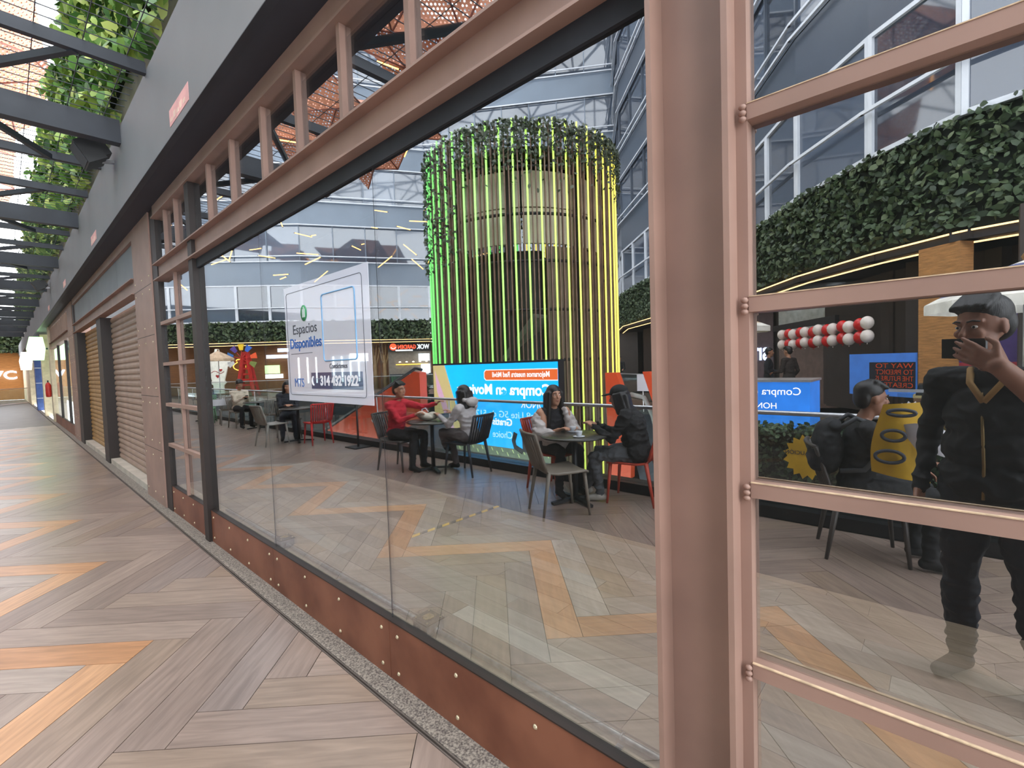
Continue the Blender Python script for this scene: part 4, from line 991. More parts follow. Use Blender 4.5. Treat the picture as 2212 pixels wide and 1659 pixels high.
# person in cream
person('person', 'person in a cream jacket looking down at a phone at the far table', 3.25, 14.66, 0.1, -1, [skA, CL('cream_jacket', srgb(214,200,182)), dk, shoe_b],
       seated(fat=1.1, wide=1.05, pitch=-0.3, wrL=(-0.05, 0.32, 0.84), wrR=(0.06, 0.32, 0.84), parts=[phone_in_hand((0, 0.40, 0.86))]), lambda hp, P, R: (short_hair(hp, P, R), hp.append(('E', P(0, -0.03, 0.09), (0.085, 0.09, 0.08), R, 0))))
person('person', 'person in an open dark jacket half hidden by the poster', 3.15, 11.08, -0.45, -1, [skB, CL('charcoal_jacket', srgb(46,48,56)), dkblue, shoe_b],
       seated(pitch=-0.25, wrL=(-0.05, 0.30, 0.78), wrR=(0.08, 0.32, 0.78)), lambda hp, P, R: long_hair(hp, P, R, 0.2))
# man with backpack, holding a big yellow sheet
def backpack(r, P, R):
    b = [('E', (0, -0.24, 0.84), (0.15, 0.10, 0.21), None, 0), ('E', (0, -0.30, 0.76), (0.12, 0.07, 0.11), None, 0), ('C', (-0.08, -0.2, 1.0), 0.05, (0.08, -0.2, 1.0), 0.05, 0)]
    figure('backpack', b, [CL('black_backpack', srgb(34,35,38), 0.2)], r, 0.01, 3, 0.01)
    for sx in (-1, 1): MB().path([(sx*0.1, -0.2, 0.98), (sx*0.12, -0.08, 1.07), (sx*0.115, 0.06, 1.0), (sx*0.13, 0.09, 0.86), (sx*0.15, -0.04, 0.7), (sx*0.12, -0.18, 0.68)], 0.018, 8).build('strap', CL('strap_grey', srgb(70,72,76)), r)
person('person', 'young man in black with a backpack, seated and holding a yellow sheet', 3.05, 0.43, 0.35, -1, [skC, CL('black_tee', srgb(30,30,32)), CL('black_trouser', srgb(28,28,30)), shoe_b],
       seated(head=(0, 0.04, 1.20), wrL=(-0.04, 0.34, 0.74), wrR=(0.20, 0.36, 0.66), armmat=1, elbmat=0, foremat=0, pitch=-0.05, yaw=-0.2, parts=[backpack], voxel=0.008), short_hair)
# photographer standing behind the camera
def jacket_bits(r, P, R):
    MB().path([(0.0, 0.125, 0.9), (0.005, 0.135, 1.05), (0.0, 0.135, 1.2), (-0.01, 0.12, 1.36)], 0.006, 6).build('zip', M('brass_zip', srgb(150,124,80), 0.4, 0.5), r)
    MB().path([(-0.07, 0.05, 1.46), (-0.05, 0.115, 1.4), (0.0, 0.13, 1.32)], 0.013, 6).build('lanyard', M('lanyard_tan', srgb(176,138,84), 0.7), r)
    MB().path([(0.07, 0.05, 1.46), (0.05, 0.115, 1.4), (0.0, 0.13, 1.32)], 0.013, 6).build('lanyard', M('lanyard_tan2', srgb(176,138,84), 0.7), r)
st = dict(pel=(0, 0, 0.94), chest=(0, 0.0, 1.25), nb=(0, 0, 1.45), head=(0.02, 0.05, 1.63), shL=(-0.19, 0, 1.40), shR=(0.19, 0, 1.40),
          hpL=(-0.09, 0, 0.92), hpR=(0.09, 0, 0.92), knL=(-0.12, 0.03, 0.5), knR=(0.12, 0.03, 0.5), anL=(-0.14, 0, 0.09), anR=(0.14, 0, 0.09), toL=(-0.17, 0.14, 0.036), toR=(0.17, 0.14, 0.036),
          wrL=(-0.15, 0.40, 1.50), wrR=(0.10, 0.38, 1.47))
# photographer
st.update(wrR=(0.174, 0.532, 1.485), wrL=(-0.24, 0.08, 0.90), shR=(0.19, 0.04, 1.40), shL=(-0.19, 0.0, 1.40), chest=(0, 0.0, 1.25), nb=(0, 0.02, 1.46), head=(-0.02, 0.09, 1.64), anL=(-0.14, -0.08, 0.09), anR=(0.14, -0.1, 0.09), toL=(-0.17, 0.06, 0.036), toR=(0.17, 0.04, 0.036), knL=(-0.12, 0.0, 0.5), knR=(0.12, 0.0, 0.5),
          poleR=(0.5, 0.3, -1), poleL=(-0.4, -1, 0), hdR=(-0.85, -0.18, 0.48), hnR=(-0.365, 0.926, 0), curlR=0.12, hdL=(0, 0.1, -1), hnL=(-1, 0, 0), curlL=0.6, yaw=0.3, pitch=-0.12, foremat=0, forematL=1, elbmat=1, fold=0.011, fat=1.12, wide=1.08, legk=1.05, parts=[jacket_bits], voxel=0.0055)
person('person', 'photographer in a dark jacket holding up a phone, mirrored in the barred window', 1.66, -0.17, 0, 0, [SK('photographer', srgb(150,104,82)), CL('dark_jacket', srgb(30,30,32)), CL('dark_jeans', srgb(44,44,50)), CL('brown_shoes', srgb(66,50,42))], st, short_hair, rz=math.atan2(0.36, 0.93)-math.pi/2)
fwd = -back
ph = thing('smartphone', 'black smartphone held up in the photographer\'s hand', 'phone', Vector((-1.24, 0, 1.51)))
pc = Vector((-1.24, 0, 1.55)) - fwd*0.012 + right*0.062
pb_ = MB().obox(pc, right*0.08, up*0.038, fwd*0.004).build('body', M('phone_black', srgb(22,23,26), 0.25), ph)
MB().obox(pc - right*0.055 + fwd*0.005, right*0.018, up*0.03, fwd*0.0015).build('camera_bump', M('phone_bump', srgb(12,12,14), 0.2), pb_)
# ================================================================ text helper
def text(s, size, org, rt, upv, mat, parent, name='lettering', align='LEFT', ext=0.002, fit=None, bold=0.0):
    cu = bpy.data.curves.new(name, 'FONT'); cu.body = s; cu.size = size; cu.extrude = ext; cu.align_x = align; cu.offset = bold
    ob = bpy.data.objects.new(name, cu); COL.objects.link(ob)
    dg = bpy.context.evaluated_depsgraph_get(); me = bpy.data.meshes.new_from_object(ob.evaluated_get(dg)); bpy.data.objects.remove(ob)
    rt, upv, org = Vector(rt).normalized(), Vector(upv).normalized(), Vector(org); nn = rt.cross(upv)
    n = len(me.vertices); co = np.empty(n*3); me.vertices.foreach_get('co', co); co = co.reshape(-1, 3)
    if fit: co[:, 0] *= fit/max(1e-6, (co[:, 0].max()-co[:, 0].min()))
    Pm = np.array(org) + co[:, :1]*np.array(rt) + co[:, 1:2]*np.array(upv) + co[:, 2:3]*np.array(nn) - np.array(ORG[parent])
    me.vertices.foreach_set('co', Pm.ravel()); me.materials.clear(); me.materials.append(mat); me.update()
    o = bpy.data.objects.new(name, me); link(o, parent); ORG[o] = ORG[parent]; return o
# ================================================================ POSTER behind the glass
mt['paper'] = M('white_paper', srgb(226,226,232), 0.7, 0, 0.02, 2)
def LAM(n, c):
    m = M(n, c, 0.6, 0, 0.02, 2); b = m.node_tree.nodes['Principled BSDF']; b.inputs['Coat Weight'].default_value = 1.0; b.inputs['Coat IOR'].default_value = 2.3; b.inputs['Coat Roughness'].default_value = 0.0
    return m
mt['poster'] = LAM('laminated_white', srgb(206,206,217))
mt['navy'] = LAM('navy_print', srgb(34,58,104)); mt['ink'] = M('grey_ink', srgb(60,64,74), 0.6); mt['blueink'] = M('blue_ink', srgb(44,92,160), 0.6); mt['greenink'] = M('green_ink', srgb(60,150,96), 0.6); mt['paleblue'] = M('pale_blue_ink', srgb(120,170,210), 0.6)
po = thing('poster', 'white poster reading Espacios Disponibles with a phone number, pasted on the big shop window', 'poster', (0.011, 2.6, 1.36))
b = MB(); b.box(0.0108, 0.0118, 2.095, 3.115, 1.362, 2.075); b.build('sheet', mt['poster'], po)
RT, UP = (0, -1, 0), (0, 0, 1); XP = 0.0098
text('Espacios', 0.085, (XP, 3.01, 1.775), RT, UP, mt['ink'], po, fit=0.325, ext=0.0006)
text('Disponibles', 0.085, (XP, 3.06, 1.69), RT, UP, mt['blueink'], po, fit=0.43, bold=0.002, ext=0.0006)
text('Contáctenos', 0.04, (XP, 2.545, 1.556), RT, UP, mt['ink'], po, fit=0.2, ext=0.0006)
text('MTS', 0.075, (XP, 3.02, 1.45), RT, UP, mt['blueink'], po, fit=0.13, ext=0.0006)
b = MB(); b.box(XP, XP+0.001, 2.19, 2.78, 1.44, 1.535); nb_ = b.build('number_band', mt['navy'], po)
text('314 432 1922', 0.075, (XP-0.001, 2.665, 1.462), RT, UP, mt['paper'], nb_, fit=0.43, bold=0.003, ext=0.0006)
b = MB(); b.path([(XP-0.001, 2.745-0.02*math.cos(a), 1.487+0.026*math.sin(a)) for a in [1.9+0.35*k for k in range(9)]], 0.005, 6); b.build('handset_icon', mt['paper'], po)
b = MB(); b.lathe([(0.042, 0), (0.042, 0.001)], (0, 0, 0), 24); b.v = [(XP-z, 2.84+x, 1.895+y*1.15) for x, y, z in b.v]; lg = b.build('green_logo', mt['greenink'], po)
for dy in (-0.014, 0.0, 0.014): MB().box(XP-0.002, XP-0.001, 2.838+dy-0.003, 2.838+dy+0.003, 1.87, 1.92+0.012*(dy == 0)).build('logo_stripe', mt['paper'], lg)
def outline(y0, y1, z0, z1, w, mat, nm):
    b = MB(); c = 0.02; pts = []
    for (cy, cz, a0) in ((y1-c, z1-c, 0), (y0+c, z1-c, math.pi/2), (y0+c, z0+c, math.pi), (y1-c, z0+c, 1.5*math.pi)):
        for k in range(5): a = a0 + k*math.pi/8; pts.append((XP, cy+c*math.cos(a), cz+c*math.sin(a)))
    b.path(pts, w, 4, closed=True); b.build(nm, mat, po)
outline(2.16, 3.085, 1.40, 2.035, 0.0012, mt['ink'], 'border_line'); outline(2.235, 2.605, 1.60, 1.975, 0.004, mt['paleblue'], 'blue_frame')
MB().box(XP, XP+0.001, 2.75, 3.05, 1.653, 1.656).build('rule_line', mt['ink'], po)
# ================================================================ LED SCREEN beside the tower
def EC(nm, c, s=1.7): return E('screen_' + nm, c, s)
scn = thing('led_screen', 'large bright blue advertising screen standing before the light tower', 'screen', (-5.7, 7.0, -0.35))
SX = -5.6
bx('cabinet', mt['black'], (SX-0.16, SX-0.012, 5.16, 8.87, -0.40, 1.60), scn)
pic = bx('picture', EC('cyan', (0.0, 0.38, 0.93), 1.9), (SX-0.012, SX-0.004, 5.19, 8.84, -0.345, 1.56), scn)
bx('bottom_band', EC('olive', (0.16, 0.20, 0.13), 0.8), (SX-0.004, SX-0.002, 5.19, 8.84, -0.345, -0.16), scn)
b = MB()
for k in range(24):
    y0 = 5.3 + k*0.148; b.prism([(SX-0.0015, y0, -0.32 + 0.07*(k % 2)), (SX-0.0015, y0+0.02, -0.32+0.07*(k % 2)), (SX-0.0015, y0+0.06, -0.25+0.07*(k % 2)), (SX-0.0015, y0+0.04, -0.25+0.07*(k % 2))], (0.001, 0, 0))
b.build('band_ticks', EC('lime', (0.6, 0.75, 0.3), 1.0), scn, kind='stuff')
b = MB(); b.prism([(SX-0.004, 8.84, -0.16), (SX-0.004, 7.75, -0.16), (SX-0.004, 8.05, 0.6), (SX-0.004, 8.42, 1.56), (SX-0.004, 8.84, 1.56)], (0.002, 0, 0)); b.build('side_picture', EC('straw', (0.72, 0.58, 0.25), 0.9), scn)
b = MB(); b.prism([(SX-0.002, 8.78, 1.45), (SX-0.002, 8.72, 0.95), (SX-0.002, 8.25, -0.1), (SX-0.002, 8.05, -0.1), (SX-0.002, 8.55, 1.0)], (0.001, 0, 0)); b.build('pink_ribbon', EC('pink', (0.75, 0.45, 0.62), 1.0), scn)
b = MB(); y0, y1, z0, z1, rr = 5.19, 7.13, 1.21, 1.44, 0.05
b.prism([(SX-0.004, y0, z0), (SX-0.004, y1-rr, z0), (SX-0.004, y1, z0+rr), (SX-0.004, y1, z1-rr), (SX-0.004, y1-rr, z1), (SX-0.004, y0, z1)], (0.003, 0, 0)); b.build('banner_edge', EC('white', (0.95, 0.97, 1), 1.2), scn)
rr = 0.045; y1 -= 0.02; z0 += 0.018; z1 -= 0.018
b = MB(); b.prism([(SX-0.002, y0, z0), (SX-0.002, y1-rr, z0), (SX-0.002, y1, z0+rr), (SX-0.002, y1, z1-rr), (SX-0.002, y1-rr, z1), (SX-0.002, y0, z1)], (0.003, 0, 0)); ban = b.build('orange_banner', EC('orange', (0.9, 0.16, 0.03), 1.0), scn)
SW = EC('white2', (1, 1, 1), 1.3); SP = EC('pale', (0.55, 0.9, 1.0), 1.3)
RS = (0, 1, 0)
text('Mejoramos nuestra Red Móvil', 0.15, (SX+0.002, 5.37, 1.285), RS, UP, SW, ban, fit=1.50, bold=0.003)
text('Compra en Movistar', 0.30, (SX-0.001, 5.35, 0.93), RS, UP, SW, pic, fit=2.65, bold=0.008)
text('HONOR', 0.2, (SX-0.001, 5.35, 0.68), RS, UP, SW, pic, fit=0.75)
text('Magic8 Lite 5G de 512', 0.19, (SX-0.001, 5.35, 0.46), RS, UP, SP, pic, fit=2.05)
text('Gratis', 0.2, (SX-0.001, 6.36, 0.30), RS, UP, SW, pic, fit=0.56, bold=0.006)
text('Choice Watch', 0.2, (SX-0.001, 6.36, 0.04), RS, UP, SP, pic, fit=1.15)
b = MB(); b.path([(SX, 6.28, 0.17), (SX, 6.34, 0.0), (SX, 6.30, -0.12), (SX, 6.10, -0.2)], 0.055, 8); b.v = [(SX+(x-SX)*0.05, y, z) for x, y, z in b.v]; b.build('watch_strap', EC('dark', (0.01, 0.015, 0.02), 0.5), scn)
b = MB(); b.prism([(SX-0.003, 5.62, -0.2), (SX-0.003, 6.1, -0.2), (SX-0.003, 6.12, 0.25), (SX-0.003, 5.62, 0.25)], (0.004, 0, 0)); b.build('watch_face', EC('dark2', (0.01, 0.015, 0.02), 0.5), scn)
b = MB(); pts = []
for k in range(18): a = 2*math.pi*k/18; r_ = 0.13 if k % 2 else 0.08; pts.append((SX+0.002, 5.98+r_*math.cos(a), 0.2+r_*math.sin(a)))
b.prism(pts, (0.001, 0, 0)); b.build('palm_graphic', EC('green', (0.05, 0.8, 0.15), 1.0), scn)
text('10', 0.22, (SX+0.002, 5.68, -0.05), RS, UP, SW, scn, fit=0.2, bold=0.008)
bx('plinth', mt['black'], (SX-0.2, SX-0.02, 5.1, 8.9, -5.0, -0.40), scn)
# ================================================================ ESCALATORS, hedges and bits inside the void
mt['orange'] = M('orange_escalator_panel', srgb(206,74,34), 0.4, 0, 0.06, 2)
def slab_x(name, label, cat, x, pts, th, mat):
    o = thing(name, label, cat, (-x, pts[0][0], min(p[1] for p in pts)))
    b = MB(); b.prism([(-x, y, z) for y, z in pts], (-th, 0, 0)); b.build('side_panel', mat, o)
    return o
e1 = slab_x('escalator', 'escalator with broad orange side panel rising toward the light tower', 'escalator', 4.7, [(12.9, -0.28), (10.3, -0.38), (8.15, 0.5), (8.15, 1.42), (8.35, 1.45)], 0.18, mt['orange'])
MB().path([(-4.72, 12.9, -0.2), (-4.72, 8.3, 1.52), (-4.72, 8.1, 1.48)], 0.035, 8).build('handrail', mt['black'], e1)
b = MB(); b.prism([(-4.7, 10.15, 0.30), (-4.7, 9.82, 0.52), (-4.7, 9.5, 0.30), (-4.7, 9.82, 0.08)], (0.006, 0, 0)); b.build('diamond_sign', mt['white'], e1)
text('US', 0.16, (-4.692, 9.70, 0.24), RS, UP, mt['blueink'], e1)
b = MB(); b.prism([(-4.9, 12.9, -0.28), (-4.9, 12.9, -3.6), (-4.9, 8.3, -1.6), (-4.9, 8.15, 0.5)], (-0.6, 0, 0)); b.build('truss_side', mt['charcoal'], e1)
e2 = slab_x('escalator', 'pair of slanting orange escalator sides right of the light tower', 'escalator', 6.0, [(4.44, 1.33), (4.22, 1.33), (3.93, 0.55), (3.98, -0.5), (4.4, -0.5)], 0.14, mt['orange'])
b = MB(); b.prism([(-6.0, 3.72, 1.34), (-6.0, 3.6, 1.34), (-6.0, 3.05, 0.1), (-6.0, 2.85, -0.5), (-6.0, 3.1, -0.5)], (-0.14, 0, 0)); b.build('side_panel', mt['orange'], e2)
b = MB(); b.prism([(-6.2, 4.2, 0.6), (-6.2, 3.6, 0.6), (-6.2, 3.0, -0.6), (-6.2, 3.9, -0.6)], (-1.2, 0, 0)); b.build('step_band', mt['charcoal'], e2)
MB().path([(-6.1, 4.0, 0.95), (-6.1, 3.75, 0.9), (-6.1, 3.6, 0.6), (-6.1, 3.5, 0.2)], 0.04, 8).build('handrail', M('grey_rubber', srgb(150,152,146), 0.5), e2)
ns = thing('notice_stand', 'white paper notice on a thin stand between the orange escalator sides', 'notice', (-6.5, 4.0, -0.3))
bx('sheet', mt['paper'], (-6.5, -6.49, 3.86, 4.08, 0.98, 1.28), ns); MB().tube((-6.5, 3.97, -0.3), (-6.5, 3.97, 0.98), 0.012, n=6).build('pole', mt['chrome'], ns)
def hedgebox(b6, label, n, size=0.06, core=True):
    x0, x1, y0, y1, z0, z1 = b6; h = thing('planter_hedge', label, 'hedge', ((x0+x1)/2, (y0+y1)/2, z0))
    bx('planter', mt['charcoal'], (x0, x1, y0, y1, z0 if z0 < 0.1 else -5.0, z0+0.12), h); bx('core', mt['hedgecore'], (x0+0.03, x1-0.03, y0+0.03, y1-0.03, z0+0.12, z1-0.03), h)
    p = np.random.uniform((x0, y0, z0+0.1), (x1, y1, z1), (n, 3)); f = np.random.rand(n)
    p[f < 0.6, 0] = x1 + np.random.uniform(-0.02, 0.03, (f < 0.6).sum()); m2 = (f >= 0.6) & (f < 0.85); p[m2, 2] = z1 + np.random.uniform(-0.02, 0.03, m2.sum()); m3 = f >= 0.85; p[m3, 1] = np.where(np.random.rand(m3.sum()) < 0.5, y0, y1)
    leaves('leaves', mt['ivy'], p, np.tile((0.7, 0, 0.5), (n, 1)), size, h, kind='stuff')
hedgebox((-4.32, -3.93, -2.2, 1.95, 0.0, 0.80), 'long clipped hedge behind the balustrade by the backpack man', 5200, 0.055)
hedgebox((-5.88, -5.58, 9.35, 10.45, 0.4, 1.1), 'small clipped hedge beside the orange escalator panel', 900, 0.07)
def star(xv, y, z, r, mat, label, texts=()):
    s = thing('starburst_sign', label, 'sign', (-xv, y, z-r)); pts = []
    for k in range(32): a = 2*math.pi*k/32; q = r*(1.0 if k % 2 else 0.8); pts.append((-xv, y+q*math.cos(a), z+q*1.05*math.sin(a)))
    MB().prism(pts, (0.004, 0, 0)).build('board', mat, s)
    for i, (t, sz, dz) in enumerate(texts): text(t, sz, (-xv+0.0055, y-0.13, z+dz), RS, UP, mt['ink'], s)
star(3.70, 0.92, 0.60, 0.20, M('yellow_card', srgb(206,164,44), 0.6), 'yellow starburst caution sign on the balustrade glass', (('PRECAUCIÓN', 0.05, 0.02),))
star(3.70, 0.19, 1.02, 0.115, mt['paper'], 'white starburst card standing above the hedge')
sp = thing('stanchion', 'black post on a flat base by the balustrade', 'stanchion', (-3.42, 8.5, 0))
bx('base', mt['black'], (-3.6, -3.24, 8.3, 8.7, 0, 0.02), sp); MB().tube((-3.42, 8.5, 0.02), (-3.42, 8.5, 0.96), 0.02, n=8).build('pole', mt['black'], sp)
pl = thing('placard', 'small white placard hung on the grey chair back', 'placard', (-2.95, 15.3, 0.62)); bx('board', mt['paper'], (-3.15, -2.75, 15.3, 15.31, 0.62, 0.80), pl)
# yellow sheet in the backpack man's hands
ys = thing('yellow_sheet', 'big curled yellow sheet with black rings, white on its reverse', 'sheet', (-2.75, 0.2, 0.72))
mt['ysheet'] = M('yellow_sheet_paper', srgb(208,166,36), 0.6, 0, 0.06, 6)
def curled(name, mat, P0, U, V, nu, nv, bend, par):
    b = MB(); vs = []; fs = []
    for j in range(nv+1):
        for i in range(nu+1):
            u, v = i/nu, j/nv; p = Vector(P0)+Vector(U)*u+Vector(V)*v+Vector(bend(u, v)); vs.append(p)
    n0 = len(vs); vs += [p+Vector((0.0015, 0, 0)) for p in vs]
    for j in range(nv):
        for i in range(nu):
            a = j*(nu+1)+i; fs += [(a, a+1, a+nu+2, a+nu+1), (n0+a, n0+a+nu+1, n0+a+nu+2, n0+a+1)]
    b.add(vs, fs, 0, True); return b.build(name, mat, par)
curled('sheet_front', mt['ysheet'], (-2.70, 0.36, 0.74), (0, -0.30, 0.02), (0.02, 0.0, 0.46), 10, 10, lambda u, v: (0.05*math.sin(3*u+v)-0.02*v, -0.05*v*(1-u)+0.02*math.sin(4*v), -0.06*u*(1-v)), ys)
curled('folded_corner', M('sheet_reverse', srgb(222,222,230), 0.6), (-2.68, 0.22, 1.06), (0, -0.34, -0.01), (0.02, -0.1, -0.16), 8, 6, lambda u, v: (0.05*math.sin(4*u), 0.0, 0.03*math.sin(5*u)-0.1*v*u), ys)
for (yy, zz, r1, r2) in ((0.26, 0.86, 0.075, 0.04), (0.24, 1.0, 0.06, 0.035), (0.2, 1.15, 0.07, 0.02)):
    MB().path([(-2.625, yy+r1*math.cos(2*math.pi*k/20), zz+r2*math.sin(2*math.pi*k/20)) for k in range(20)], 0.011, 6, closed=True).build('black_ring', mt['ink'], ys)
# ================================================================ FAR SHOPS (facade A) 
def RV(x, y): return Vector((-x, y, 0))
def wallframe(Pv, Qv):                        # P, Q as seen left to right in the glass
    P, Q = RV(*Pv), RV(*Qv); rt = (P-Q).normalized(); return Q, rt, rt.cross(Vector((0, 0, 1))), (P-Q).length
def panel(name, mat, Pv, Qv, z0, z1, parent, th=0.06, off=0.0):
    Q, rt, nn, L = wallframe(Pv, Qv); b = MB(); b.obox(Q+rt*(L/2)+nn*(off+th/2)+Vector((0, 0, (z0+z1)/2)), rt*(L/2), nn*(th/2), Vector((0, 0, (z1-z0)/2))); return b.build(name, mat, parent)
mt['wlit'] = E('white_shop_light', (0.85, 0.95, 1.0), 2.6); mt['blit'] = E('blue_white_neon', (0.55, 0.7, 1.0), 4.0); mt['ylit'] = E('yellow_neon', (1.0, 0.6, 0.08), 3.0); mt['rlit'] = E('red_sign_light', (1.0, 0.08, 0.03), 3.0); mt['glit'] = E('green_menu_light', (0.55, 0.9, 0.4), 2.0)
s1 = thing('lit_display', 'row of lit display screens in the far brown wall', 'display', (-7.3, 41, 1.2))
for a, c in (((6.75, 42.3), (7.0, 41.8)), ((7.05, 41.7), (7.3, 41.2)), ((7.45, 40.9), (7.75, 40.25))): panel('screen', mt['wlit'], a, c, 1.5, 2.3, s1)
s2 = thing('neon_sign', 'blue-white neon shop sign over lit menu boards', 'sign', (-12.4, 35.8, 2.3))
panel('upper_strip', mt['blit'], (12.45, 35.75), (13.0, 35.2), 2.95, 3.2, s2); panel('lower_strip', mt['blit'], (11.85, 36.3), (12.95, 35.25), 2.5, 2.75, s2)
s3 = thing('menu_board', 'lit coloured menu boards below the neon sign', 'menu board', (-12.2, 36, 1.2))
panel('board', mt['glit'], (11.75, 36.4), (12.5, 35.7), 1.4, 2.0, s3); panel('board', mt['wlit'], (11.75, 36.4), (12.65, 35.55), 1.05, 1.35, s3)
s4 = thing('bright_shop', 'brightly lit shop front half hidden behind the poster', 'shop', (-15.5, 33.5, 0))
panel('back_light', M('pale_shop_wall', srgb(190,196,200), 0.6), (13.3, 35.0), (17.5, 32.2), 0.0, 2.6, s4, 0.08)
for k in range(8):
    t = k/8; P = (13.5+4.0*t, 34.85-2.6*t); panel('light_strip', mt['wlit'], P, (P[0]+0.09, P[1]-0.06), 0.6, 2.5, s4, 0.1, 0.1)
panel('sign_panel', mt['wlit'], (16.5, 32.85), (17.6, 32.1), 2.1, 2.7, s4, 0.1, 0.1)
# tree cut-outs
for i, (x, y, l) in enumerate(((17.9, 31.7, 'tall tan tree-shaped column beside the bright shop'), (18.5, 31.35, 'forked tan tree-shaped column beside the wok counter'))):
    t = thing('tree_column', l, 'tree column', (-x, y, 0), group='tree-shaped columns'); b = MB()
    MB().path([(-x, y, 0), (-x, y, 1.9), (-x+0.05, y, 2.5)], [0.16, 0.13, 0.1], 8).build('trunk', M('tan_bark', srgb(176,146,104), 0.7), t)
    for k, (dx, dz) in enumerate(((-0.5, 1.2), (0.45, 1.1), (0.15, 1.4), (-0.2, 1.3))): MB().path([(-x, y, 1.6+0.15*k), (-x+dx*0.5, y, 2.2+0.1*k), (-x+dx, y, 2.0+dz)], [0.09, 0.06, 0.04], 6).build('branch', bpy.data.materials['tan_bark'], t)
# wok shop
wk = thing('wok_shop', 'open food counter under a white and red lit sign', 'shop', (-20.2, 30.5, 0))
WP_, WQ_ = (18.85, 31.35), (21.6, 29.65)
panel('counter_back', M('shop_back_grey', srgb(150,140,128), 0.6), WP_, WQ_, 0.0, 2.9, wk, 0.05)
wf_ = panel('fascia', mt['black'], WP_, WQ_, 2.75, 3.42, wk, 0.15, 0.3)
panel('counter', mt['charcoal'], (18.8, 31.2), (21.5, 29.5), 0.0, 1.05, wk, 0.5, 0.6); panel('counter_light', mt['wlit'], (19.9, 30.5), (21.2, 29.7), 1.0, 1.06, wk, 0.05, 1.15)
panel('menu_light', mt['wlit'], (20.8, 30.2), (21.5, 29.75), 2.0, 2.55, wk, 0.05, 0.35); panel('fridge_light', mt['wlit'], (20.9, 30.1), (21.5, 29.75), 0.95, 1.75, wk, 0.05, 0.4); panel('warm_shelf', mt['ylit'], (19.3, 31.05), (21.4, 29.8), 1.72, 1.78, wk, 0.05, 0.1)
Q, rt, nn, L = wallframe(WP_, WQ_)
text('WOK', 0.5, Q+rt*0.15+nn*0.47+Vector((0, 0, 2.92)), rt, UP, mt['wlit'], wf_, fit=0.95, bold=0.01)
text('GARDEN', 0.42, Q+rt*1.15+nn*0.47+Vector((0, 0, 2.95)), rt, UP, mt['rlit'], wf_, fit=1.35, bold=0.01)
b = MB(); b.lathe([(0.26, 0), (0.26, 0.05)], (0, 0, 0), 20); cc = Q+rt*2.85+nn*0.46+Vector((0, 0, 3.1)); b.v = [tuple(cc+rt*x+Vector((0, 0, y))+nn*z) for x, y, z in b.v]; b.build('round_logo', mt['rlit'], wk)
b = MB(); b.path([cc+rt*(0.16*math.cos(a))+Vector((0, 0, 0.12*math.sin(a)-0.02))+nn*0.06 for a in [math.pi+k*math.pi/8 for k in range(9)]], 0.025, 6); b.build('logo_stroke', mt['wlit'], wk)
panel('tagline', mt['wlit'], (19.3, 31.05), (20.4, 30.4), 2.78, 2.88, wk, 0.03, 0.46)
for k in range(5):
    c = Q+rt*(0.4+0.5*k)+nn*0.5; 
    MB().lathe([(0.0, 0.0), (0.09, 0.02), (0.09, 0.05), (0.02, 0.1)], (c.x, c.y, 1.9), 10).build('pendant_lamp', E('lamp_glow%d' % k, (1, 0.85, 0.6), 4.0), wk)
# white kiosk board
kb = thing('lantern_board', 'white lantern-shaped cut-out board with red heart beyond the tables', 'board', (-8.4, 35.35, 0))
Q, rt, nn, L = wallframe((7.75, 35.95), (9.15, 34.7)); ctr = Q+rt*(L/2)
prof = [(-0.32, 0.0), (-0.32, 0.55), (-0.52, 0.75), (-0.38, 0.85), (-0.62, 1.75), (-0.85, 1.95), (-0.78, 2.2), (-0.45, 2.35), (-0.42, 2.6), (-0.15, 2.75), (-0.1, 2.95)]
pts = prof + [(-a, z) for a, z in reversed(prof)]
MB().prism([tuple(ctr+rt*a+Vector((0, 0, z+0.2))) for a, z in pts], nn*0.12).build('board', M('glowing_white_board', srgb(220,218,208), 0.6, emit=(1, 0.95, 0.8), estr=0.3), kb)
def heart(c, s): 
    q = []
    for k in range(24): a = 2*math.pi*k/24; q.append(tuple(c+rt*(s*0.06*(16*math.sin(a)**3)/1.0)+Vector((0, 0, s*0.06*(13*math.cos(a)-5*math.cos(2*a)-2*math.cos(3*a)-math.cos(4*a))))))
    MB().prism(q, nn*0.03).build('heart', M('heart_red', srgb(170,40,40), 0.6), kb)
heart(ctr+nn*0.13+Vector((0, 0, 1.35)), 0.13); heart(ctr+nn*0.13+rt*(-0.2)+Vector((0, 0, 1.75)), 0.11)
MB().path([tuple(ctr+nn*0.13+rt*a+Vector((0, 0, 1.62+0.08*math.sin(9*a)))) for a in [-0.4+0.08*k for k in range(11)]], 0.02, 5).build('red_script', bpy.data.materials['heart_red'], kb)
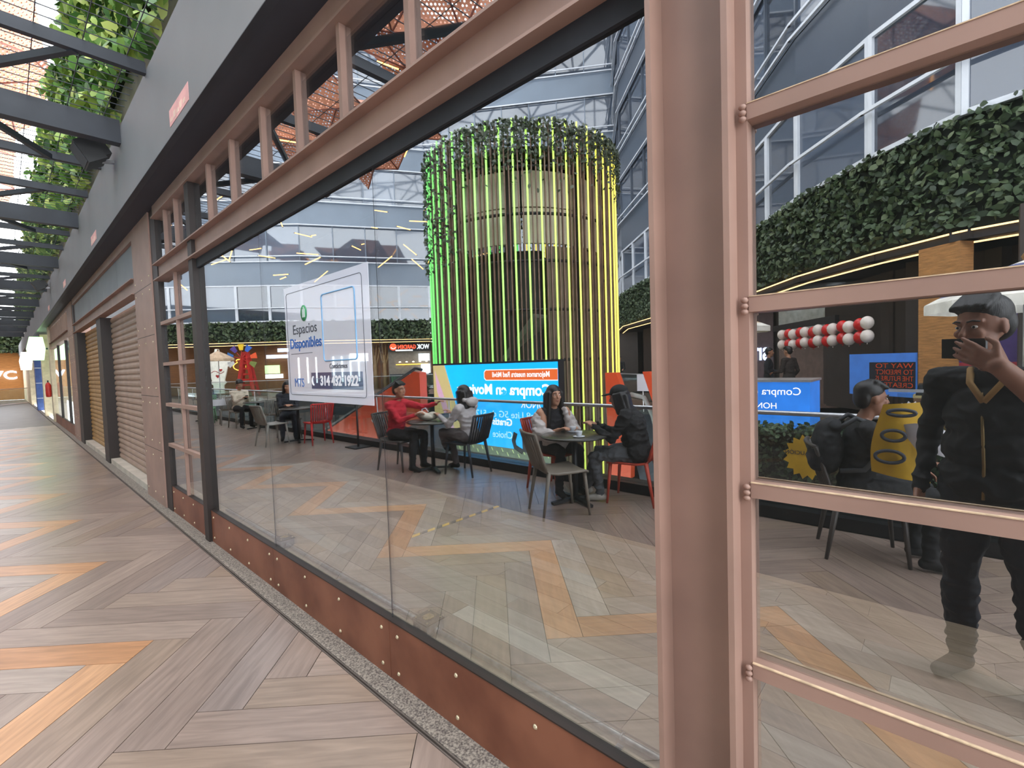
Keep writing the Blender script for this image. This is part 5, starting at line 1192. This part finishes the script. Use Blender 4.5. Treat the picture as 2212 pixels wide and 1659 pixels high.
def umbrella(xv, y, zt, zr, R, label, stripes, nseg=8, pole=True, valance=0.12, tilt=0.0):
    u = thing('parasol', label, 'parasol', (-xv, y, 0), group='parasols in the atrium')
    for k in range(nseg):
        a0, a1 = 2*math.pi*k/nseg, 2*math.pi*(k+1)/nseg
        b = MB(); ns = len(stripes)
        for j in range(ns):
            f0, f1 = j/ns, (j+1)/ns
            q = []
            for (f, a) in ((f0, a0), (f1, a0), (f1, a1), (f0, a1)):
                q.append((-xv+R*f*math.cos(a), y+R*f*math.sin(a), zt+(zr-zt)*f**1.15))
            b.prism(q, (0, 0, 0.01), stripes[j])
        q = [(-xv+R*math.cos(a0), y+R*math.sin(a0), zr), (-xv+R*math.cos(a1), y+R*math.sin(a1), zr), (-xv+R*math.cos(a1), y+R*math.sin(a1), zr-valance), (-xv+R*math.cos(a0), y+R*math.sin(a0), zr-valance)]
        b.prism(q, (0.005, 0.005, 0), stripes[-1]); b.build('canopy_panel', [M('parasol_white', srgb(226,222,212), 0.8), M('parasol_blue', srgb(92,96,130), 0.8), M('parasol_beige', srgb(206,178,148), 0.8)], u)
    if pole: MB().tube((-xv, y, 0), (-xv, y, zt), 0.025, n=8).build('pole', mt['chrome'], u)
    MB().lathe([(0.03, 0), (0.05, 0.05), (0.02, 0.1), (0.0, 0.16)], (-xv, y, zt), 10).build('finial', M('wood_finial', srgb(150,110,66), 0.6), u)
umbrella(8.0, 33.6, 2.95, 2.45, 0.95, 'beige parasol in front of the white lantern board', [2, 2], 8)
umbrella(7.1, -0.72, 2.58, 2.12, 0.92, 'blue and white striped parasol opposite the barred window', [0, 1, 0, 1, 0, 1, 0], 8)
umbrella(12.0, 4.1, 2.62, 2.28, 0.85, 'tan striped parasol near the glowing lettering', [2, 0, 2, 0], 8)
# red pinwheel sculpture
pw_ = thing('pinwheel_sculpture', 'red lattice tower with a ring of coloured pinwheel blades', 'sculpture', (-9.7, 34.1, 0))
mt['redpaint'] = M('red_lattice', srgb(196,44,36), 0.5)
c0 = Vector((-9.75, 34.1, 0)); Q, rt, nn, L = wallframe((9.1, 34.7), (10.4, 33.5))
for sx, sy in ((-1, -1), (1, -1), (1, 1), (-1, 1)):
    MB().beam(c0+rt*(0.55*sx)+nn*(0.4*sy), c0+rt*(0.12*sx)+nn*(0.1*sy)+Vector((0, 0, 2.9)), 0.16, 0.16).build('leg', mt['redpaint'], pw_)
for k in range(7): 
    z = 0.3+0.36*k; f = 1-z/3.4; MB().box(c0.x-0.5*f, c0.x+0.5*f, c0.y-0.4*f, c0.y+0.4*f, z, z+0.1).build('cross_band', mt['redpaint'], pw_)
hub = c0+nn*0.5+Vector((0, 0, 2.45))
for k, (ang, cl) in enumerate(((205, (235,235,235)), (165, (60,120,190)), (128, (90,70,150)), (92, (250,200,40)), (58, (50,100,190)), (12, (226,84,36)), (-28, (120,130,60)))):
    a = math.radians(180-ang); d = rt*math.cos(a)+Vector((0, 0, math.sin(a))); e = nn.cross(d)
    b = MB(); b.prism([tuple(hub+d*0.55-e*0.1), tuple(hub+d*0.95-e*0.2), tuple(hub+d*0.95+e*0.2), tuple(hub+d*0.55+e*0.1)], nn*0.04); b.build('blade', M('blade_paint%d' % k, srgb(*cl), 0.5), pw_)
    MB().tube(hub, hub+d*0.6, 0.02, n=5).build('spoke', mt['redpaint'], pw_)
# yellow butterfly neon
bn = thing('butterfly_neon', 'yellow butterfly neon outline on the brown wall', 'neon sign', (-10.3, 37.2, 2.0))
Q, rt, nn, L = wallframe((10.0, 37.9), (10.9, 37.1))
MB().path([tuple(Q+rt*(L/2+0.45*math.sin(a)*abs(math.cos(a*1.5))**0.5)+nn*0.12+Vector((0, 0, 2.1+0.4*math.cos(a)))) for a in [2*math.pi*k/28 for k in range(28)]], 0.03, 6, closed=True).build('tube', mt['ylit'], bn)
# dark windows in the brown wall
# ================================================================ SIDE FACADE GROUND FLOOR (B)
sm = thing('lettering_sign', 'white glowing mirrored lettering smart on a dark shop wall', 'sign', (-18, 5, 1.2))
Q, rt, nn, L = wallframe((19.0, 6.1), (17.85, 4.6))
panel('wall_panel', M('plum_wall', srgb(90,74,78), 0.6), (19.6, 6.9), (17.8, 4.55), 0.0, 3.1, sm, 0.04)
text('smart', 0.95, Q+rt*0.12+nn*0.08+Vector((0, 0, 1.38)), rt, UP, mt['blit'], sm, fit=2.1, bold=0.02)
bs = thing('balloon_shop', 'pale lit shop front behind a red and white balloon garland', 'shop', (-15.6, 3, 0))
panel('pale_wall', M('pale_lit_wall', srgb(200,206,204), 0.6), (17.6, 4.3), (14.9, 1.95), 2.25, 3.4, bs, 0.06); panel('pale_wall', M('dim_shop_wall', srgb(112,92,84), 0.6), (17.6, 4.3), (14.9, 1.95), 0.0, 2.25, bs, 0.05)
panel('dark_band', mt['black'], (16.9, 4.0), (13.6, 1.75), 2.34, 2.52, bs, 0.1, 0.3)
for k in range(3): panel('ceiling_light', mt['wlit'], (16.9-0.9*k, 3.6-0.75*k), (16.6-0.9*k, 3.35-0.75*k), 3.3, 3.36, bs, 0.3, 0.2)
rb = M('balloon_red', srgb(206,28,30), 0.25); wb = M('balloon_white', srgb(226,214,206), 0.25)
n = 13
for k in range(n):
    t = k/(n-1); x, y = 14.15+(11.35-14.15)*t, 3.45+(1.2-3.45)*t
    for row in (0, 1):
        c = Vector((-x, y+0.02*(-1)**k, (2.12-0.02*math.sin(t*3) if row == 0 else 1.83) + 0.02*math.sin(k*2.3) + 0.04*t)); r_ = 0.128
        bl_ = thing('balloon', ordinal(k//2+1) + (' red' if k % 2 else ' white') + (' balloon from the left in the upper row of the garland' if row == 0 else ' balloon from the left in the lower row of the garland'), 'balloon', c, group='balloon garland')
        b = MB(); b.ell(c, (r_, r_, r_*1.12), nu=12, nv=9); sk_ = b.build('skin', rb if k % 2 else wb, bl_); MB().lathe([(0.015, -0.03), (0.008, 0.0), (0.0, 0.02)], (c.x, c.y, c.z-r_*1.12), 6).build('knot', rb if k % 2 else wb, sk_)
bp_ = thing('quote_panel', 'blue glass panel with red lettering about predicting the future', 'panel', (-11.2, 1, 0.7))
panel('panel', M('blue_panel', srgb(52,104,190), 0.4, emit=(0.1, 0.3, 0.8), estr=0.35), (11.67, 1.54), (10.74, 0.38), 0.62, 1.5, bp_, 0.04)
panel('dark_field', M('dark_field', srgb(30,34,52), 0.4), (11.35, 1.15), (10.74, 0.38), 0.78, 1.32, bp_, 0.006, 0.042)
Q, rt, nn, L = wallframe((11.67, 1.54), (10.74, 0.38))
for i, t in enumerate(('WAY TO', 'TO PREDICT', 'THE FUTURE IS', 'CREATE IT')): text(t, 0.14, Q+rt*0.03+nn*0.055+Vector((0, 0, 1.2-0.13*i)), rt, UP, mt['orange'], bp_, fit=0.8)
bk = thing('brick_pier', 'tan brick pier beside the purple poster across the atrium', 'pier', (-10.5, 0.1, 0))
panel('brick_face', M('tan_brick', srgb(172,122,70), 0.8, 0, 0.2, 5, 0.3, stretch=(1, 1, 7)), (10.72, 0.37), (10.28, -0.19), 0.0, 3.45, bk, 0.3, -0.3)
pp = thing('purple_poster', 'purple and red poster right of the tan brick pier', 'poster', (-10.2, -0.5, 0.8)); panel('purple_field', M('purple_print', srgb(74,52,112), 0.5), (10.27, -0.2), (10.0, -1.4), 1.3, 2.3, pp, 0.03); panel('red_field', M('red_print', srgb(170,52,62), 0.5), (10.27, -0.2), (10.0, -1.4), 0.5, 1.3, pp, 0.03)
tb = thing('waste_bin', 'brown waste bin with a dark hood in front of the brick pier', 'bin', (-8.85, 0.18, 0))
MB().box(-9.05, -8.65, 0.0, 0.36, 0.0, 0.78).build('body', M('bin_brown', srgb(128,84,56), 0.6), tb); MB().box(-9.06, -8.64, -0.01, 0.37, 0.78, 0.82).build('rim', M('bin_rim', srgb(196,168,120), 0.6), tb)
b = MB(); b.prism([(-9.05, 0.02, 0.82), (-9.05, 0.34, 0.82), (-9.05, 0.30, 1.0), (-9.05, 0.06, 1.0)], (0.4, 0, 0)); b.build('hood', mt['black'], tb)
MB().box(-8.648, -8.644, 0.06, 0.30, 0.35, 0.6).build('logo_plate', mt['black'], tb)
ct = thing('screen_reflection_box', 'glowing blue box standing in for a reflection of the advertising screen', 'counter', (-6.3, 1.9, 0))  # added glowing box imitating the LED screen's second reflection in balustrade glass
b = MB(); b.box(-6.9, -6.2, 1.35, 2.6, 0.42, 1.16); b.build('front', M('screen_reflection_blue', srgb(36,110,200), 0.4, emit=(0.02, 0.22, 0.75), estr=0.5), ct); MB().box(-6.92, -6.18, 1.33, 2.62, 1.16, 1.19).build('top', mt['chrome'], ct); MB().box(-6.85, -6.25, 1.4, 2.55, 0.0, 0.42).build('plinth', mt['charcoal'], ct)  # front, top and plinth are all parts of the added reflection box
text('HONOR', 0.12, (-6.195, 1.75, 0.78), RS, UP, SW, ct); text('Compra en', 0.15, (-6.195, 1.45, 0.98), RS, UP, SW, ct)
# far standing figures
def stand(xv, y, fx, fy, top, bot, label, hair=short_hair, skin=None):
    d = dict(pel=(0, 0, 0.94), chest=(0, 0.0, 1.25), nb=(0, 0, 1.45), head=(0.0, 0.03, 1.62), shL=(-0.18, 0, 1.40), shR=(0.18, 0, 1.40), hpL=(-0.09, 0, 0.92), hpR=(0.09, 0, 0.92), knL=(-0.10, 0.03, 0.5), knR=(0.10, 0.06, 0.5), anL=(-0.1, 0, 0.09), anR=(0.1, 0.03, 0.09), toL=(-0.12, 0.14, 0.036), toR=(0.12, 0.17, 0.036), wrL=(-0.24, 0.1, 0.92), wrR=(0.2, 0.28, 1.08), voxel=0.014)
    person('person', label, xv, y, fx, fy, [skin or skA, top, bot, shoe_b], d, hair)
stand(19.6, 11.9, -1, -0.4, CL('far_black', srgb(28,28,30)), jean, 'distant person in black standing right of the light tower')
stand(13.2, 3.60, 0.3, -1, CL('far_dark', srgb(36,36,44)), dk, 'distant person in a dark top near the balloon garland'); stand(12.5, 2.95, 0.5, 1, CL('far_brown', srgb(44,34,30)), dk, 'distant man in dark brown standing beside the balloon garland')

text('WC', 0.9, (-2.3, 53.93, 1.65), (1, 0, 0), UP, mt['blit'], WCT, fit=1.9, bold=0.02, ext=0.03)
